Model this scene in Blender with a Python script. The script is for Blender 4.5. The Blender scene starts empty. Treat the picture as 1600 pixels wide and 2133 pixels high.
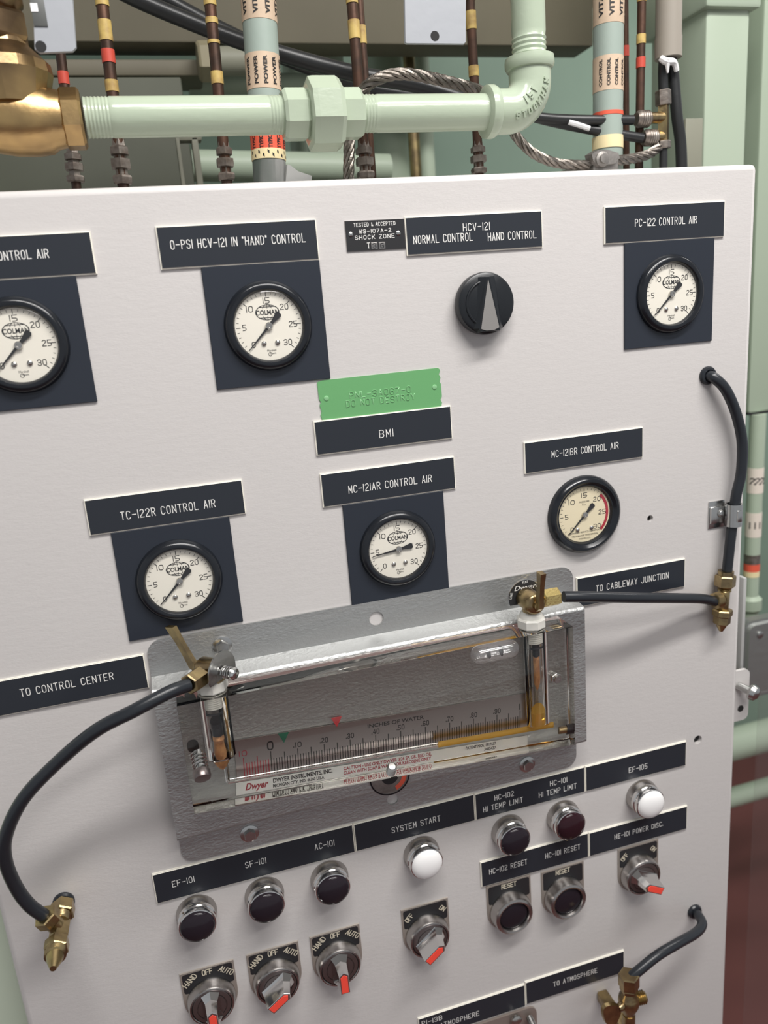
import bpy, bmesh, math, random
from mathutils import Vector, Matrix
random.seed(7)
PI = math.pi
# ---------------------------------------------------------------- camera, light, exposure
K = 0.0008            # metres in one panel unit
CAMH = 1.45           # camera height above the floor
S = 700.0             # camera distance from the panel face, panel units
FPX = 1602.9
PITCH, YAW, ROLL = math.radians(75.5417), math.radians(-14.9220), math.radians(-4.6774)
sc = bpy.context.scene
COL = sc.collection
cam_d = bpy.data.cameras.new('camera')
cam = bpy.data.objects.new('camera', cam_d); COL.objects.link(cam)
CAMROT = Matrix.Rotation(YAW, 3, 'Z') @ Matrix.Rotation(PITCH, 3, 'X') @ Matrix.Rotation(ROLL, 3, 'Z')
cam.matrix_world = Matrix.Translation((0, -S * K, CAMH)) @ CAMROT.to_4x4()
cam_d.sensor_fit = 'HORIZONTAL'; cam_d.sensor_width = 36
cam_d.lens = FPX / 1600 * 36
cam_d.clip_start = 0.02
cam_d.dof.use_dof = True; cam_d.dof.focus_distance = 0.60; cam_d.dof.aperture_fstop = 8
sc.camera = cam
sc.view_settings.view_transform = 'Standard'; sc.view_settings.look = 'None'
sc.view_settings.gamma = 1; sc.view_settings.use_curve_mapping = False
sc.view_settings.exposure = 0.0
w = bpy.data.worlds.new('world'); sc.world = w; w.use_nodes = True
w.node_tree.nodes['Background'].inputs[0].default_value = (0.93, 0.96, 1.0, 1)
w.node_tree.nodes['Background'].inputs[1].default_value = 0.42


def lamp(name, loc, size, power, aim, color=(1, 0.975, 0.95)):
    d = bpy.data.lights.new(name, 'AREA'); d.shape = 'RECTANGLE'
    d.size, d.size_y = size; d.energy = power; d.color = color
    o = bpy.data.objects.new(name, d); COL.objects.link(o); o.location = loc
    o.rotation_euler = (Vector(aim) - Vector(loc)).to_track_quat('-Z', 'Y').to_euler()
    return o


lamp('ceiling_tube_light', (0.38, -0.70, 2.55), (1.25, 0.14), 26, (0.3, -0.05, 1.3))
lamp('ceiling_tube_light', (0.75, -1.3, 2.62), (1.25, 0.20), 15, (0.4, 0, 1.3))
lamp('ceiling_tube_light', (1.3, 0.25, 2.55), (0.16, 1.2), 13, (0.7, 0.5, 1.2))

# ---------------------------------------------------------------- helpers


def dirpx(u, v):
    d = CAMROT @ Vector(((u - 800) / FPX, -(v - 1066.5) / FPX, -1))
    return d


def at(u, v, Y=0.0):
    """point (panel units) seen in direction (u, v) at distance Y behind the panel face"""
    d = dirpx(u, v); t = (S + Y) / d.y
    return Vector((d.x * t, Y, d.z * t))


FRONT = -60.0


def atg(u, v, Y):
    """the same for a point inside the acrylic block (bent at its front face)"""
    p = at(u, v, FRONT); d = dirpx(u, v).normalized()
    x, z = d.x / 1.49, d.z / 1.49
    y = math.sqrt(1 - x * x - z * z); t = (Y - FRONT) / y
    return Vector((p.x + x * t, Y, p.z + z * t))


V = Vector


class MB:
    def __init__(s):
        s.bm = bmesh.new(); s.m = 0

    def mat(s, i):
        s.m = i; return s

    def _f(s, vs, m=None, smooth=True):
        try:
            f = s.bm.faces.new(vs); f.material_index = s.m if m is None else m; f.smooth = smooth
            return f
        except ValueError:
            return None

    def poly(s, pts):
        return s._f([s.bm.verts.new(p) for p in pts])

    def loft(s, rings, cap0=True, cap1=True, closed=False):
        R = []
        for r in rings:
            R.append([s.bm.verts.new(p) for p in r])
        n = len(R[0]) if len(R[0]) > 1 else len(R[1])
        prs = list(zip(R[:-1], R[1:])) + ([(R[-1], R[0])] if closed else [])
        for a, b in prs:
            for i in range(n):
                j = (i + 1) % n
                if len(a) == 1 and len(b) == 1: continue
                if len(a) == 1: s._f([a[0], b[j], b[i]])
                elif len(b) == 1: s._f([a[i], a[j], b[0]])
                else: s._f([a[i], a[j], b[j], b[i]])
        if not closed:
            if cap0 and len(R[0]) > 1: s._f(R[0][::-1])
            if cap1 and len(R[-1]) > 1: s._f(R[-1])
        return s

    @staticmethod
    def frame(d, ref=None):
        d = V(d).normalized()
        r = V(ref) if ref is not None else (V((0, 0, 1)) if abs(d.z) < 0.9 else V((0, 1, 0)))
        a = (r - d * r.dot(d)).normalized(); b = d.cross(a)
        return a, b, d

    def lathe(s, prof, base, axis, n=32, caps=True, ref=None):
        a, b, d = s.frame(axis, ref); base = V(base); rings = []
        for r, h in prof:
            if r <= 1e-6: rings.append([base + d * h])
            else: rings.append([base + d * h + (a * math.cos(2 * PI * i / n) + b * math.sin(2 * PI * i / n)) * r for i in range(n)])
        return s.loft(rings, caps, caps)

    def cyl(s, p0, p1, r, r1=None, n=20, ref=None):
        p0, p1 = V(p0), V(p1); r1 = r if r1 is None else r1
        return s.lathe([(r, 0), (r1, (p1 - p0).length)], p0, p1 - p0, n, ref=ref)

    def hexn(s, p0, p1, r, ref=None, ch=0.12, n=6):
        p0, p1 = V(p0), V(p1); L = (p1 - p0).length; c = min(r * ch, L * 0.25)
        return s.lathe([(r * .9, 0), (r, c), (r, L - c), (r * .9, L)], p0, p1 - p0, n, ref=ref)

    def tube(s, pts, r, n=14, sub=8, straight=False, caps=True, rf=None):
        P = [V(p) for p in pts]
        if not straight and len(P) > 2: P = catmull(P, sub)
        T = []
        for i in range(len(P)):
            T.append((P[min(i + 1, len(P) - 1)] - P[max(i - 1, 0)]).normalized())
        a, b, _ = s.frame(T[0]); rings = []
        for i, p in enumerate(P):
            a = (a - T[i] * a.dot(T[i])).normalized(); b = T[i].cross(a)
            rr = r if rf is None else r * rf(i / (len(P) - 1))
            rings.append([p + (a * math.cos(2 * PI * k / n) + b * math.sin(2 * PI * k / n)) * rr for k in range(n)])
        return s.loft(rings, caps, caps)

    def box(s, lo, hi, bev=0.0, seg=2, rot=None, piv=None):
        lo, hi = V(lo), V(hi)
        c = (lo + hi) / 2; h = (hi - lo) / 2
        r = bmesh.ops.create_cube(s.bm, size=1.0)
        vs = r['verts']
        for v in vs: v.co = V((v.co.x * 2 * h.x, v.co.y * 2 * h.y, v.co.z * 2 * h.z)) + c
        if rot is not None:
            pv = V(piv) if piv is not None else c
            for v in vs: v.co = rot @ (v.co - pv) + pv
        fs = {f for v in vs for f in v.link_faces}
        for f in fs: f.material_index = s.m; f.smooth = bev > 0
        if bev > 0:
            es = list({e for v in vs for e in v.link_edges})
            q = bmesh.ops.bevel(s.bm, geom=es, offset=bev, segments=seg, affect='EDGES', profile=0.5)
            for f in q['faces']: f.material_index = s.m; f.smooth = True
        return s

    def prism(s, poly, y0, y1, inset=0.0, side=None, front=None):
        """poly: (x, z) outline; y0 the back, y1 the front (toward the viewer)"""
        n = len(poly)
        A = [s.bm.verts.new((x, y0, z)) for x, z in poly]
        pf = insetpoly(poly, inset) if inset else poly
        B = [s.bm.verts.new((x, y1, z)) for x, z in pf]
        for i in range(n):
            j = (i + 1) % n; s._f([A[i], A[j], B[j], B[i]], side, False)
        s._f(A[::-1], side, False); s._f(B, front, False)
        return s

    def polys(s, pl, f):
        for i, p in enumerate(pl):
            dy = V((0, -.012 * (i % 9), 0))
            s._f([s.bm.verts.new(V(f(x, z)) + dy) for x, z in p], None, False)
        return s

    def build(s, name, mats, parent=None, loc=None, angle=35):
        me = bpy.data.meshes.new(name)
        bmesh.ops.recalc_face_normals(s.bm, faces=s.bm.faces)
        if parent is not None: o0 = V(parent['_o'])
        elif loc is not None: o0 = V(loc)
        else:
            o0 = V((0, 0, 0))
        for v in s.bm.verts: v.co = (v.co - o0) * K
        s.bm.to_mesh(me); s.bm.free()
        try: me.set_sharp_from_angle(angle=math.radians(angle))
        except Exception: pass
        for m in (mats if isinstance(mats, (list, tuple)) else [mats]): me.materials.append(m)
        o = bpy.data.objects.new(name, me); COL.objects.link(o)
        if parent is not None:
            o.parent = parent
        else:
            o.location = (o0.x * K, o0.y * K, o0.z * K + CAMH)
        o['_o'] = tuple(o0)
        return o


def catmull(P, sub):
    out = []
    for i in range(len(P) - 1):
        p0 = P[max(i - 1, 0)]; p1 = P[i]; p2 = P[i + 1]; p3 = P[min(i + 2, len(P) - 1)]
        for k in range(sub):
            t = k / sub
            out.append(0.5 * ((2 * p1) + (p2 - p0) * t + (2 * p0 - 5 * p1 + 4 * p2 - p3) * t * t + (3 * p1 - p0 - 3 * p2 + p3) * t ** 3))
    out.append(P[-1])
    return out


def insetpoly(poly, d):
    n = len(poly); out = []
    area = sum(poly[i][0] * poly[(i + 1) % n][1] - poly[(i + 1) % n][0] * poly[i][1] for i in range(n))
    sg = 1 if area > 0 else -1
    for i in range(n):
        a, b, c = V(poly[i - 1]), V(poly[i]), V(poly[(i + 1) % n])
        e1 = (b - a).normalized(); e2 = (c - b).normalized()
        n1 = V((-e1.y, e1.x)) * sg; n2 = V((-e2.y, e2.x)) * sg
        m = (n1 + n2); m = m / max(m.length_squared, .2) * 2
        out.append((b.x + m.x * d / 1, b.y + m.y * d / 1) if m.length < 3 else (b.x, b.y))
    return out


def rrect(x0, z0, x1, z1, r, n=6, corners=(1, 1, 1, 1)):
    """corners: bottom-left, bottom-right, top-right, top-left"""
    out = []
    for (cx, cz, a0, on) in ((x0 + r, z0 + r, PI, corners[0]), (x1 - r, z0 + r, 1.5 * PI, corners[1]), (x1 - r, z1 - r, 0, corners[2]), (x0 + r, z1 - r, .5 * PI, corners[3])):
        if on:
            for k in range(n + 1):
                a = a0 + .5 * PI * k / n; out.append((cx + r * math.cos(a), cz + r * math.sin(a)))
        else:
            out.append((cx + (r if math.cos(a0 + PI / 4) > 0 else -r), cz + (r if math.sin(a0 + PI / 4) > 0 else -r)))
    return out


def tag(o, label, cat, group=None, kind=None):
    if label: o['label'] = label
    if cat: o['category'] = cat
    if group: o['group'] = group
    if kind: o['kind'] = kind
    return o


def thing(name, origin, label, cat, group=None):
    o = bpy.data.objects.new(name, None); COL.objects.link(o)
    o.empty_display_size = 0.01
    origin = V(origin); o['_o'] = tuple(origin)
    o.location = (origin.x * K, origin.y * K, origin.z * K + CAMH)
    return tag(o, label, cat, group)


# ---------------------------------------------------------------- materials
def mat(name, col, rough=0.5, metal=0.0, bump=0.0, bscale=200, spec=0.5, coat=0.0, mottle=0.0, mscale=30, col2=None, trans=0.0, ior=1.45, detail=3, stretch=None, bump2=0.0, b2scale=30, alpha=None):
    m = bpy.data.materials.new(name); m.use_nodes = True; nt = m.node_tree; N = nt.nodes; L = nt.links
    b = N['Principled BSDF']
    b.inputs['Base Color'].default_value = (*col, 1); b.inputs['Roughness'].default_value = rough
    b.inputs['Metallic'].default_value = metal; b.inputs['Specular IOR Level'].default_value = spec
    b.inputs['Coat Weight'].default_value = coat; b.inputs['Coat Roughness'].default_value = 0.08
    b.inputs['Transmission Weight'].default_value = trans; b.inputs['IOR'].default_value = ior
    tc = N.new('ShaderNodeTexCoord'); src = tc.outputs['Object']
    if stretch:
        mp = N.new('ShaderNodeMapping'); mp.inputs['Scale'].default_value = stretch
        L.new(src, mp.inputs[0]); src = mp.outputs[0]
    if mottle > 0 or col2:
        n = N.new('ShaderNodeTexNoise'); n.inputs['Scale'].default_value = mscale; n.inputs['Detail'].default_value = detail
        L.new(src, n.inputs['Vector'])
        r = N.new('ShaderNodeValToRGB'); r.color_ramp.elements[0].position = .35; r.color_ramp.elements[1].position = .65
        c2 = col2 or tuple(c * (1 - mottle) for c in col)
        r.color_ramp.elements[0].color = (*c2, 1); r.color_ramp.elements[1].color = (*col, 1)
        L.new(n.outputs['Fac'], r.inputs[0]); L.new(r.outputs[0], b.inputs['Base Color'])
    last = None
    for bb, ss in ((bump, bscale), (bump2, b2scale)):
        if bb > 0:
            n = N.new('ShaderNodeTexNoise'); n.inputs['Scale'].default_value = ss; n.inputs['Detail'].default_value = detail
            L.new(src, n.inputs['Vector'])
            bp = N.new('ShaderNodeBump'); bp.inputs['Strength'].default_value = bb; bp.inputs['Distance'].default_value = 0.001
            L.new(n.outputs['Fac'], bp.inputs['Height'])
            if last: L.new(last.outputs[0], bp.inputs['Normal'])
            last = bp
    if last: L.new(last.outputs[0], b.inputs['Normal'])
    return m


def clear_mat(name, tint=(1, 1, 1), rough=0.02, boost=1.0, solid=0.0, scol=(1, 1, 1)):
    """thin clear plastic or glass: see-through with a mirror-like skin"""
    m = bpy.data.materials.new(name); m.use_nodes = True; nt = m.node_tree; N = nt.nodes; L = nt.links
    for n in list(N):
        if n.type != 'OUTPUT_MATERIAL': N.remove(n)
    out = [n for n in N if n.type == 'OUTPUT_MATERIAL'][0]
    t = N.new('ShaderNodeBsdfTransparent'); t.inputs[0].default_value = (*tint, 1)
    g = N.new('ShaderNodeBsdfGlossy'); g.inputs['Roughness'].default_value = rough
    fr = N.new('ShaderNodeLayerWeight'); fr.inputs[0].default_value = .5
    pw = N.new('ShaderNodeMath'); pw.operation = 'POWER'; pw.inputs[1].default_value = 5; L.new(fr.outputs['Facing'], pw.inputs[0])
    ad = N.new('ShaderNodeMath'); ad.operation = 'MULTIPLY_ADD'; ad.inputs[1].default_value = .96; ad.inputs[2].default_value = .04; L.new(pw.outputs[0], ad.inputs[0])
    mu = N.new('ShaderNodeMath'); mu.operation = 'MULTIPLY'; mu.use_clamp = True; mu.inputs[1].default_value = boost; L.new(ad.outputs[0], mu.inputs[0])
    mx = N.new('ShaderNodeMixShader'); L.new(mu.outputs[0], mx.inputs[0]); L.new(t.outputs[0], mx.inputs[1]); L.new(g.outputs[0], mx.inputs[2])
    last = mx
    if solid > 0:
        d = N.new('ShaderNodeBsdfDiffuse'); d.inputs[0].default_value = (*scol, 1)
        m2 = N.new('ShaderNodeMixShader'); m2.inputs[0].default_value = solid
        L.new(mx.outputs[0], m2.inputs[1]); L.new(d.outputs[0], m2.inputs[2]); last = m2
    L.new(last.outputs[0], out.inputs[0])
    return m


def glass_mat(name, ior=1.49, col=(1, 1, 1), rough=0.0):
    m = bpy.data.materials.new(name); m.use_nodes = True; nt = m.node_tree; N = nt.nodes; L = nt.links
    for n in list(N):
        if n.type != 'OUTPUT_MATERIAL': N.remove(n)
    out = [n for n in N if n.type == 'OUTPUT_MATERIAL'][0]
    g = N.new('ShaderNodeBsdfGlass'); g.inputs['Color'].default_value = (*col, 1); g.inputs['IOR'].default_value = ior; g.inputs['Roughness'].default_value = rough
    L.new(g.outputs[0], out.inputs[0])
    return m


M = {}
M['panel'] = mat('light_grey_panel_paint', (0.60, 0.575, 0.56), .42, bump=.07, bscale=420, stretch=(1, 1, 2.4), bump2=.13, b2scale=110, spec=.4)
M['panel2'] = mat('dark_cabinet_inside', (0.10, 0.10, 0.10), .7)
M['black_face'] = mat('black_engraving_plastic', (0.022, 0.026, 0.034), .38, spec=.5, bump=.03, bscale=150)
M['white_core'] = mat('white_plastic_core', (0.82, 0.79, 0.70), .5)
M['letter'] = mat('engraved_white', (0.80, 0.79, 0.76), .6)
M['plate_black'] = mat('black_painted_plate', (0.022, 0.027, 0.038), .36, bump=.03, bscale=160)
M['ring_black'] = mat('gloss_black_bezel', (0.012, 0.014, 0.018), .2)
M['dial'] = mat('dial_cream', (0.84, 0.80, 0.70), .5)
M['dial2'] = mat('dial_yellowed', (0.80, 0.71, 0.50), .5)
M['ink'] = mat('black_ink', (0.02, 0.02, 0.022), .5)
M['redink'] = mat('red_ink', (0.42, 0.03, 0.05), .5)
M['lens'] = clear_mat('gauge_lens', (1, 1, 1), .02, 1.0)
M['screw'] = mat('zinc_screw', (0.55, 0.53, 0.50), .25, 1.0, bump=.1, bscale=600)
M['chrome'] = mat('chrome', (0.72, 0.71, 0.70), .10, 1.0)
M['satin'] = mat('satin_chrome', (0.42, 0.40, 0.385), .26, 1.0, bump=.03, bscale=400)
M['brownmetal'] = mat('brown_satin_metal', (0.20, 0.17, 0.165), .32, .85)
M['legend'] = mat('legend_plate_grey', (0.40, 0.36, 0.32), .4, .5)
M['legend_black'] = mat('legend_black', (0.022, 0.022, 0.024), .4)
M['legend_txt'] = mat('legend_gold_text', (0.62, 0.56, 0.44), .5)
M['lens_black'] = mat('dark_lens', (0.020, 0.015, 0.020), .16, spec=.25)
M['lens_red'] = mat('dark_red_lens', (0.028, 0.010, 0.014), .16, spec=.25)
M['lens_white'] = mat('white_lens', (0.90, 0.89, 0.88), .3)
M['red_insert'] = mat('red_insert', (0.95, 0.085, 0.055), .4)
M['knob_black'] = mat('black_knob', (0.012, 0.014, 0.017), .3, bump=.05, bscale=500)
M['silver'] = mat('aluminium_inlay', (0.52, 0.49, 0.46), .38, .9, bump=.05, bscale=900)
M['green_tag'] = mat('green_embossed_tag', (0.16, 0.42, 0.17), .5, .2, bump=.05, bscale=300)
M['green_lite'] = mat('green_embossed_letter', (0.27, 0.56, 0.28), .45, .2)
M['rubber'] = mat('black_rubber_hose', (0.018, 0.021, 0.026), .30, bump=.04, bscale=300)
M['brass'] = mat('brass', (0.47, 0.36, 0.18), .30, 1.0, bump=.12, bscale=500, col2=(0.28, 0.21, 0.12), mscale=90)
M['brass_bright'] = mat('bright_brass', (0.92, 0.72, 0.30), .24, 1.0, bump=.15, bscale=500)
M['brass_big'] = mat('cast_brass', (0.62, 0.42, 0.19), .33, 1.0, bump=.15, bscale=260, col2=(0.22, 0.15, 0.09), mscale=22, bump2=.25, b2scale=45)
M['hammer'] = mat('hammertone_plate', (0.45, 0.455, 0.45), .42, .75, bump=.55, bscale=330, bump2=.15, b2scale=120, stretch=(1, 1, 1.8))
M['acrylic'] = glass_mat('clear_acrylic', 1.49, (0.985, 0.98, 0.96))
M['cavity'] = glass_mat('well_bore', 1 / 1.49, (1, 1, 1))
M['vial'] = clear_mat('vial_glass', (1, 1, 1), .04, 2.0, .035, (.9, .9, .9))
M['scale'] = mat('polished_scale_plate', (0.40, 0.355, 0.345), .28, 1.0, bump=.02, bscale=60)
M['whitelabel'] = mat('white_label', (0.88, 0.88, 0.88), .45)
M['oil'] = clear_mat('amber_oil', (1.0, 0.78, 0.32), .05, .6, .35, (0.88, 0.58, 0.14))
M['float'] = mat('copper_float', (0.85, 0.45, 0.20), .4, .3, bump=.5, bscale=260, col2=(0.50, 0.22, 0.09), mscale=140)
M['nylon'] = mat('white_nylon', (0.80, 0.78, 0.72), .35, trans=.15)
M['steel'] = mat('zinc_steel', (0.55, 0.55, 0.54), .24, 1.0, bump=.06, bscale=300)
M['greenpaint'] = mat('pale_green_gloss_paint', (0.42, 0.49, 0.375), .22, bump=.10, bscale=330, bump2=.25, b2scale=60, stretch=(.5, 1, 1), coat=.2)
M['greenwall'] = mat('pale_green_wall', (0.30, 0.42, 0.33), .6, mottle=.12, mscale=4, bump=.05)
M['greencol'] = mat('pale_green_column_paint', (0.38, 0.45, 0.35), .45, bump=.05, bscale=80)
M['olive'] = mat('olive_duct_paint', (0.145, 0.13, 0.09), .6, mottle=.2, mscale=5, bump=.05)
M['olive2'] = mat('grey_olive_paint', (0.075, 0.08, 0.055), .6, mottle=.25, mscale=6)
M['olivelite'] = mat('beige_olive_paint', (0.22, 0.22, 0.17), .55)
M['copper'] = mat('aged_copper_tube', (0.13, 0.07, 0.048), .38, .7, bump=.1, col2=(0.07, 0.045, 0.035), mscale=60)
M['yellowband'] = mat('yellow_tape', (0.55, 0.40, 0.13), .45, col2=(0.34, 0.22, 0.08), mscale=120)
M['redband'] = mat('red_tape', (0.52, 0.07, 0.045), .45)
M['fitting'] = mat('dark_bronze_fitting', (0.17, 0.14, 0.12), .42, .8, bump=.3, bscale=300, col2=(0.30, 0.27, 0.24), mscale=130)
M['tagmetal'] = mat('pale_grey_tag', (0.36, 0.375, 0.40), .45, .1, bump=.15, bscale=120)
M['conduit'] = mat('grey_green_conduit_paint', (0.31, 0.37, 0.33), .4, bump=.1)
M['paperlabel'] = mat('beige_paper_label', (0.62, 0.47, 0.34), .6, mottle=.15, mscale=60)
M['redlabel'] = mat('orange_red_label', (0.72, 0.11, 0.06), .5)
M['creamlabel'] = mat('cream_label', (0.80, 0.68, 0.40), .5)
M['greybase'] = mat('grey_conduit_base', (0.42, 0.42, 0.41), .5, bump=.2, bscale=150)
M['pvc'] = mat('taupe_plastic_sleeve', (0.30, 0.27, 0.23), .5)
M['cable'] = mat('black_cable_jacket', (0.020, 0.021, 0.022), .35, bump=.1)
M['whitepaint'] = mat('white_paint_smear', (0.75, 0.75, 0.75), .6, bump=.5)
M['rope'] = mat('wire_rope_steel', (0.28, 0.25, 0.22), .35, .9, bump=.4, bscale=500, mottle=.4, mscale=200)
M['galv'] = mat('galvanized', (0.33, 0.31, 0.29), .45, .8, bump=.4, bscale=200, mottle=.3, mscale=80)
M['redfloor'] = mat('dark_red_floor_paint', (0.17, 0.058, 0.054), .45, mottle=.25, mscale=3)
M['ceil'] = mat('ceiling_white', (0.62, 0.62, 0.60), .8)
M['sheet'] = clear_mat('clear_plastic_sheet', (0.97, 0.97, 0.97), .1, .6, .02, (0.5, .45, .45))
M['pink'] = mat('mauve_film', (0.46, 0.38, 0.39), .4, .4)
M['alum'] = mat('cast_aluminium_box', (0.34, 0.35, 0.34), .42, .8, bump=.3, bscale=150)
M['dark'] = mat('dark_gap', (0.02, 0.02, 0.02), .8)

# ---------------------------------------------------------------- stroke lettering (engraver's single-line capitals)
G = {'A': '00 26;26 40;12 32', 'B': '00 06;~06 36 45 44 33 03;~03 33 42 41 30 00', 'C': '~45 36 16 05 01 10 30 41', 'D': '00 06;~06 26 45 41 20 00',
     'E': '46 06 00 40;03 33', 'F': '46 06 00;03 33', 'G': '~45 36 16 05 01 10 30 41 43;43 23', 'H': '00 06;40 46;03 43', 'I': '00 06',
     'J': '~46 41 30 10 01', 'K': '00 06;46 02;14 40', 'L': '06 00 40', 'M': '00 06;06 22;22 46;46 40', 'N': '00 06;06 40;40 46', 'O': '@16 36 45 41 30 10 01 05',
     'P': '00 06;~06 36 45 44 33 03', 'Q': '@16 36 45 41 30 10 01 05;22 40', 'R': '00 06;~06 36 45 44 33 03;23 40', 'S': '~45 36 16 05 04 13 33 42 41 30 10 01',
     'T': '06 46;26 20', 'U': '~06 01 10 30 41 46', 'V': '06 20;20 46', 'W': '06 10;10 24;24 30;30 46', 'X': '00 46;06 40', 'Y': '06 23 46;23 20', 'Z': '06 46;46 00;00 40',
     '0': '@16 36 45 41 30 10 01 05', '1': '00 06', '2': '~05 16 36 45 44 01 00;00 40', '3': '~05 16 36 45 44 33 13;~33 42 41 30 10 01', '4': '30 36 02 42',
     '5': '46 06 03;~03 33 42 41 30 00', '6': '~45 36 16 05 01 10 30 41 42 33 13 02', '7': '06 46 10', '8': '@16 36 45 44 33 13 04 05;@13 33 42 41 30 10 01 02',
     '9': '~01 10 30 41 45 36 16 05 04 13 33 44', '-': '03 43', '.': '00 01', '&': '~40 05 16 25 01 10 20 42', '"': '05 06;15 16', '/': '00 46', ',': '01 00', "'": '05 06'}


def chaikin(p, closed):
    for _ in range(2):
        q = []
        n = len(p)
        rng = range(n) if closed else range(n - 1)
        if not closed: q.append(p[0])
        for i in rng:
            a, b = p[i], p[(i + 1) % n]
            q.append((a[0] * .75 + b[0] * .25, a[1] * .75 + b[1] * .25)); q.append((a[0] * .25 + b[0] * .75, a[1] * .25 + b[1] * .75))
        if not closed: q.append(p[-1])
        p = q
    return p


def ribbon(p, w, closed=False, ext=True):
    """quads along a polyline of width w"""
    P = [V(q) for q in p]; n = len(P); out = []
    if n < 2: return out
    if ext and not closed:
        P[0] = P[0] + (P[0] - P[1]).normalized() * w * .45; P[-1] = P[-1] + (P[-1] - P[-2]).normalized() * w * .45
    offs = []
    for i in range(n):
        if closed: a, c = P[i - 1], P[(i + 1) % n]
        else: a, c = P[max(i - 1, 0)], P[min(i + 1, n - 1)]
        b = P[i]
        d1 = (b - a).normalized() if (b - a).length > 1e-9 else (c - b).normalized()
        d2 = (c - b).normalized() if (c - b).length > 1e-9 else d1
        n1 = V((-d1.y, d1.x)); n2 = V((-d2.y, d2.x)); m = n1 + n2
        if m.length < .3: m = n1 * 2
        m = m / m.length_squared * 2
        if m.length > 1.9: m = m.normalized() * 1.9
        offs.append(m * w / 2)
    for i in range(n if closed else n - 1):
        j = (i + 1) % n
        out.append([tuple(P[i] - offs[i]), tuple(P[j] - offs[j]), tuple(P[j] + offs[j]), tuple(P[i] + offs[i])])
    return out


def stroke_text(s, x0, x1, z0, h, sw, gap=2.5, space=4.6):
    """polygons (x, z) of s fitted between x0 and x1 on baseline z0, cap height h, stroke width sw"""
    adv = 0; items = []
    for ch in s:
        if ch == ' ': adv += space; continue
        if ch == '~': adv += 1.2; continue
        g = G[ch]; wdt = {'I': 0, '1': 0, '.': 0, ',': 0, "'": 0, '"': 1}.get(ch, 4)
        items.append((adv, g)); adv += wdt + gap
    tot = adv - gap; sx = (x1 - x0) / max(tot, .01); sz = h / 6
    out = []
    for a, g in items:
        for part in g.split(';'):
            closed = part[0] == '@'; sm = part[0] in '@~'
            pts = [(float(q[0]), float(q[1])) for q in part.lstrip('@~').split()]
            if sm: pts = chaikin(pts, closed)
            pts = [(x0 + (a + x) * sx, z0 + z * sz) for x, z in pts]
            out += ribbon(pts, sw, closed)
    return out


def font_text(s, x0, x1, z0, h=None, shear=0.0, bold=0.0):
    """polygons of s set in the built-in sans face"""
    c = bpy.data.curves.new('t', 'FONT'); c.body = s; c.shear = shear; c.offset = bold; c.resolution_u = 3
    o = bpy.data.objects.new('t', c); COL.objects.link(o)
    dg = bpy.context.evaluated_depsgraph_get(); me = bpy.data.meshes.new_from_object(o.evaluated_get(dg))
    P = [(v.co.x, v.co.y) for v in me.vertices]; F = [[P[i] for i in p.vertices] for p in me.polygons]
    bpy.data.objects.remove(o); bpy.data.curves.remove(c); bpy.data.meshes.remove(me)
    mx = max(p[0] for p in P); mn = min(p[0] for p in P)
    sx = (x1 - x0) / (mx - mn); sy = h / 0.73 if h else sx
    return [[(x0 + (x - mn) * sx, z0 + y * sy) for x, y in f] for f in F]


def disc(cx, cz, r, n=20, rz=None):
    rz = r if rz is None else rz
    return [(cx + r * math.cos(2 * PI * i / n), cz + rz * math.sin(2 * PI * i / n)) for i in range(n)]


def annulus(cx, cz, r0, r1, a0=0, a1=360, n=40, sx=1.0):
    out = []
    for i in range(n):
        a, b = math.radians(a0 + (a1 - a0) * i / n), math.radians(a0 + (a1 - a0) * (i + 1) / n)
        out.append([(cx + sx * r0 * math.cos(a), cz + r0 * math.sin(a)), (cx + sx * r1 * math.cos(a), cz + r1 * math.sin(a)), (cx + sx * r1 * math.cos(b), cz + r1 * math.sin(b)), (cx + sx * r0 * math.cos(b), cz + r0 * math.sin(b))])
    return out


def flat(y):
    return lambda x, z: (x, y, z)


def baseline(a, b):
    p, q = at(*a), at(*b)
    return p.x, q.x, (p.z + q.z) / 2


# ================================================================ THE SETTING
FLOOR = -CAMH / K
m = MB(); m.box((-2500, -3000, FLOOR - 60), (4200, 1740, FLOOR)); tag(m.build('floor', M['redfloor']), None, None, None, 'structure')
m = MB(); m.box((-2500, 1690, FLOOR), (4200, 1740, 1500)); tag(m.build('wall_back', M['greenwall']), None, None, None, 'structure')
m = MB(); m.box((-2500, -3000, 1500), (4200, 1740, 1560)); tag(m.build('ceiling', M['ceil']), None, None, None, 'structure')

# ================================================================ CONTROL PANEL CABINET
PT, PL, PR = 116.0, -222.0, 606.3
cab = thing('control_panel_cabinet', (190, 0, FLOOR), 'light grey sheet metal control panel cabinet carrying gauges, plaques, lights and hoses', 'control panel')
holes = [(483.9, -238.1, 3.6), (552.0, -524.2, 5.6)]
m = MB(); m.box((PL, 0, FLOOR), (PR, 60, PT), bev=6, seg=3)
face = m.build('front_panel', M['panel'], cab)
cut = MB()
for hx, hz, hr in holes: cut.cyl((hx, -30, hz), (hx, 30, hz), hr, n=24)
co = cut.build('cut', M['panel2'], cab)
md = face.modifiers.new('b', 'BOOLEAN'); md.object = co; md.operation = 'DIFFERENCE'; md.solver = 'EXACT'
dg = bpy.context.evaluated_depsgraph_get(); me = bpy.data.meshes.new_from_object(face.evaluated_get(dg))
face.modifiers.clear(); face.data = me
for pf in me.polygons: pf.use_smooth = max(abs(c) for c in pf.normal) < .999
bpy.data.objects.remove(co)
for hx, hz, hr in holes:
    m = MB(); m.poly([(x, 5.0, z) for x, z in disc(hx, hz, hr + .01, 24)]); m.build('hole_shade_disc', M['dark'], cab)  # dark-coloured disc stands in for the shade inside the hollow cabinet
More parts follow.
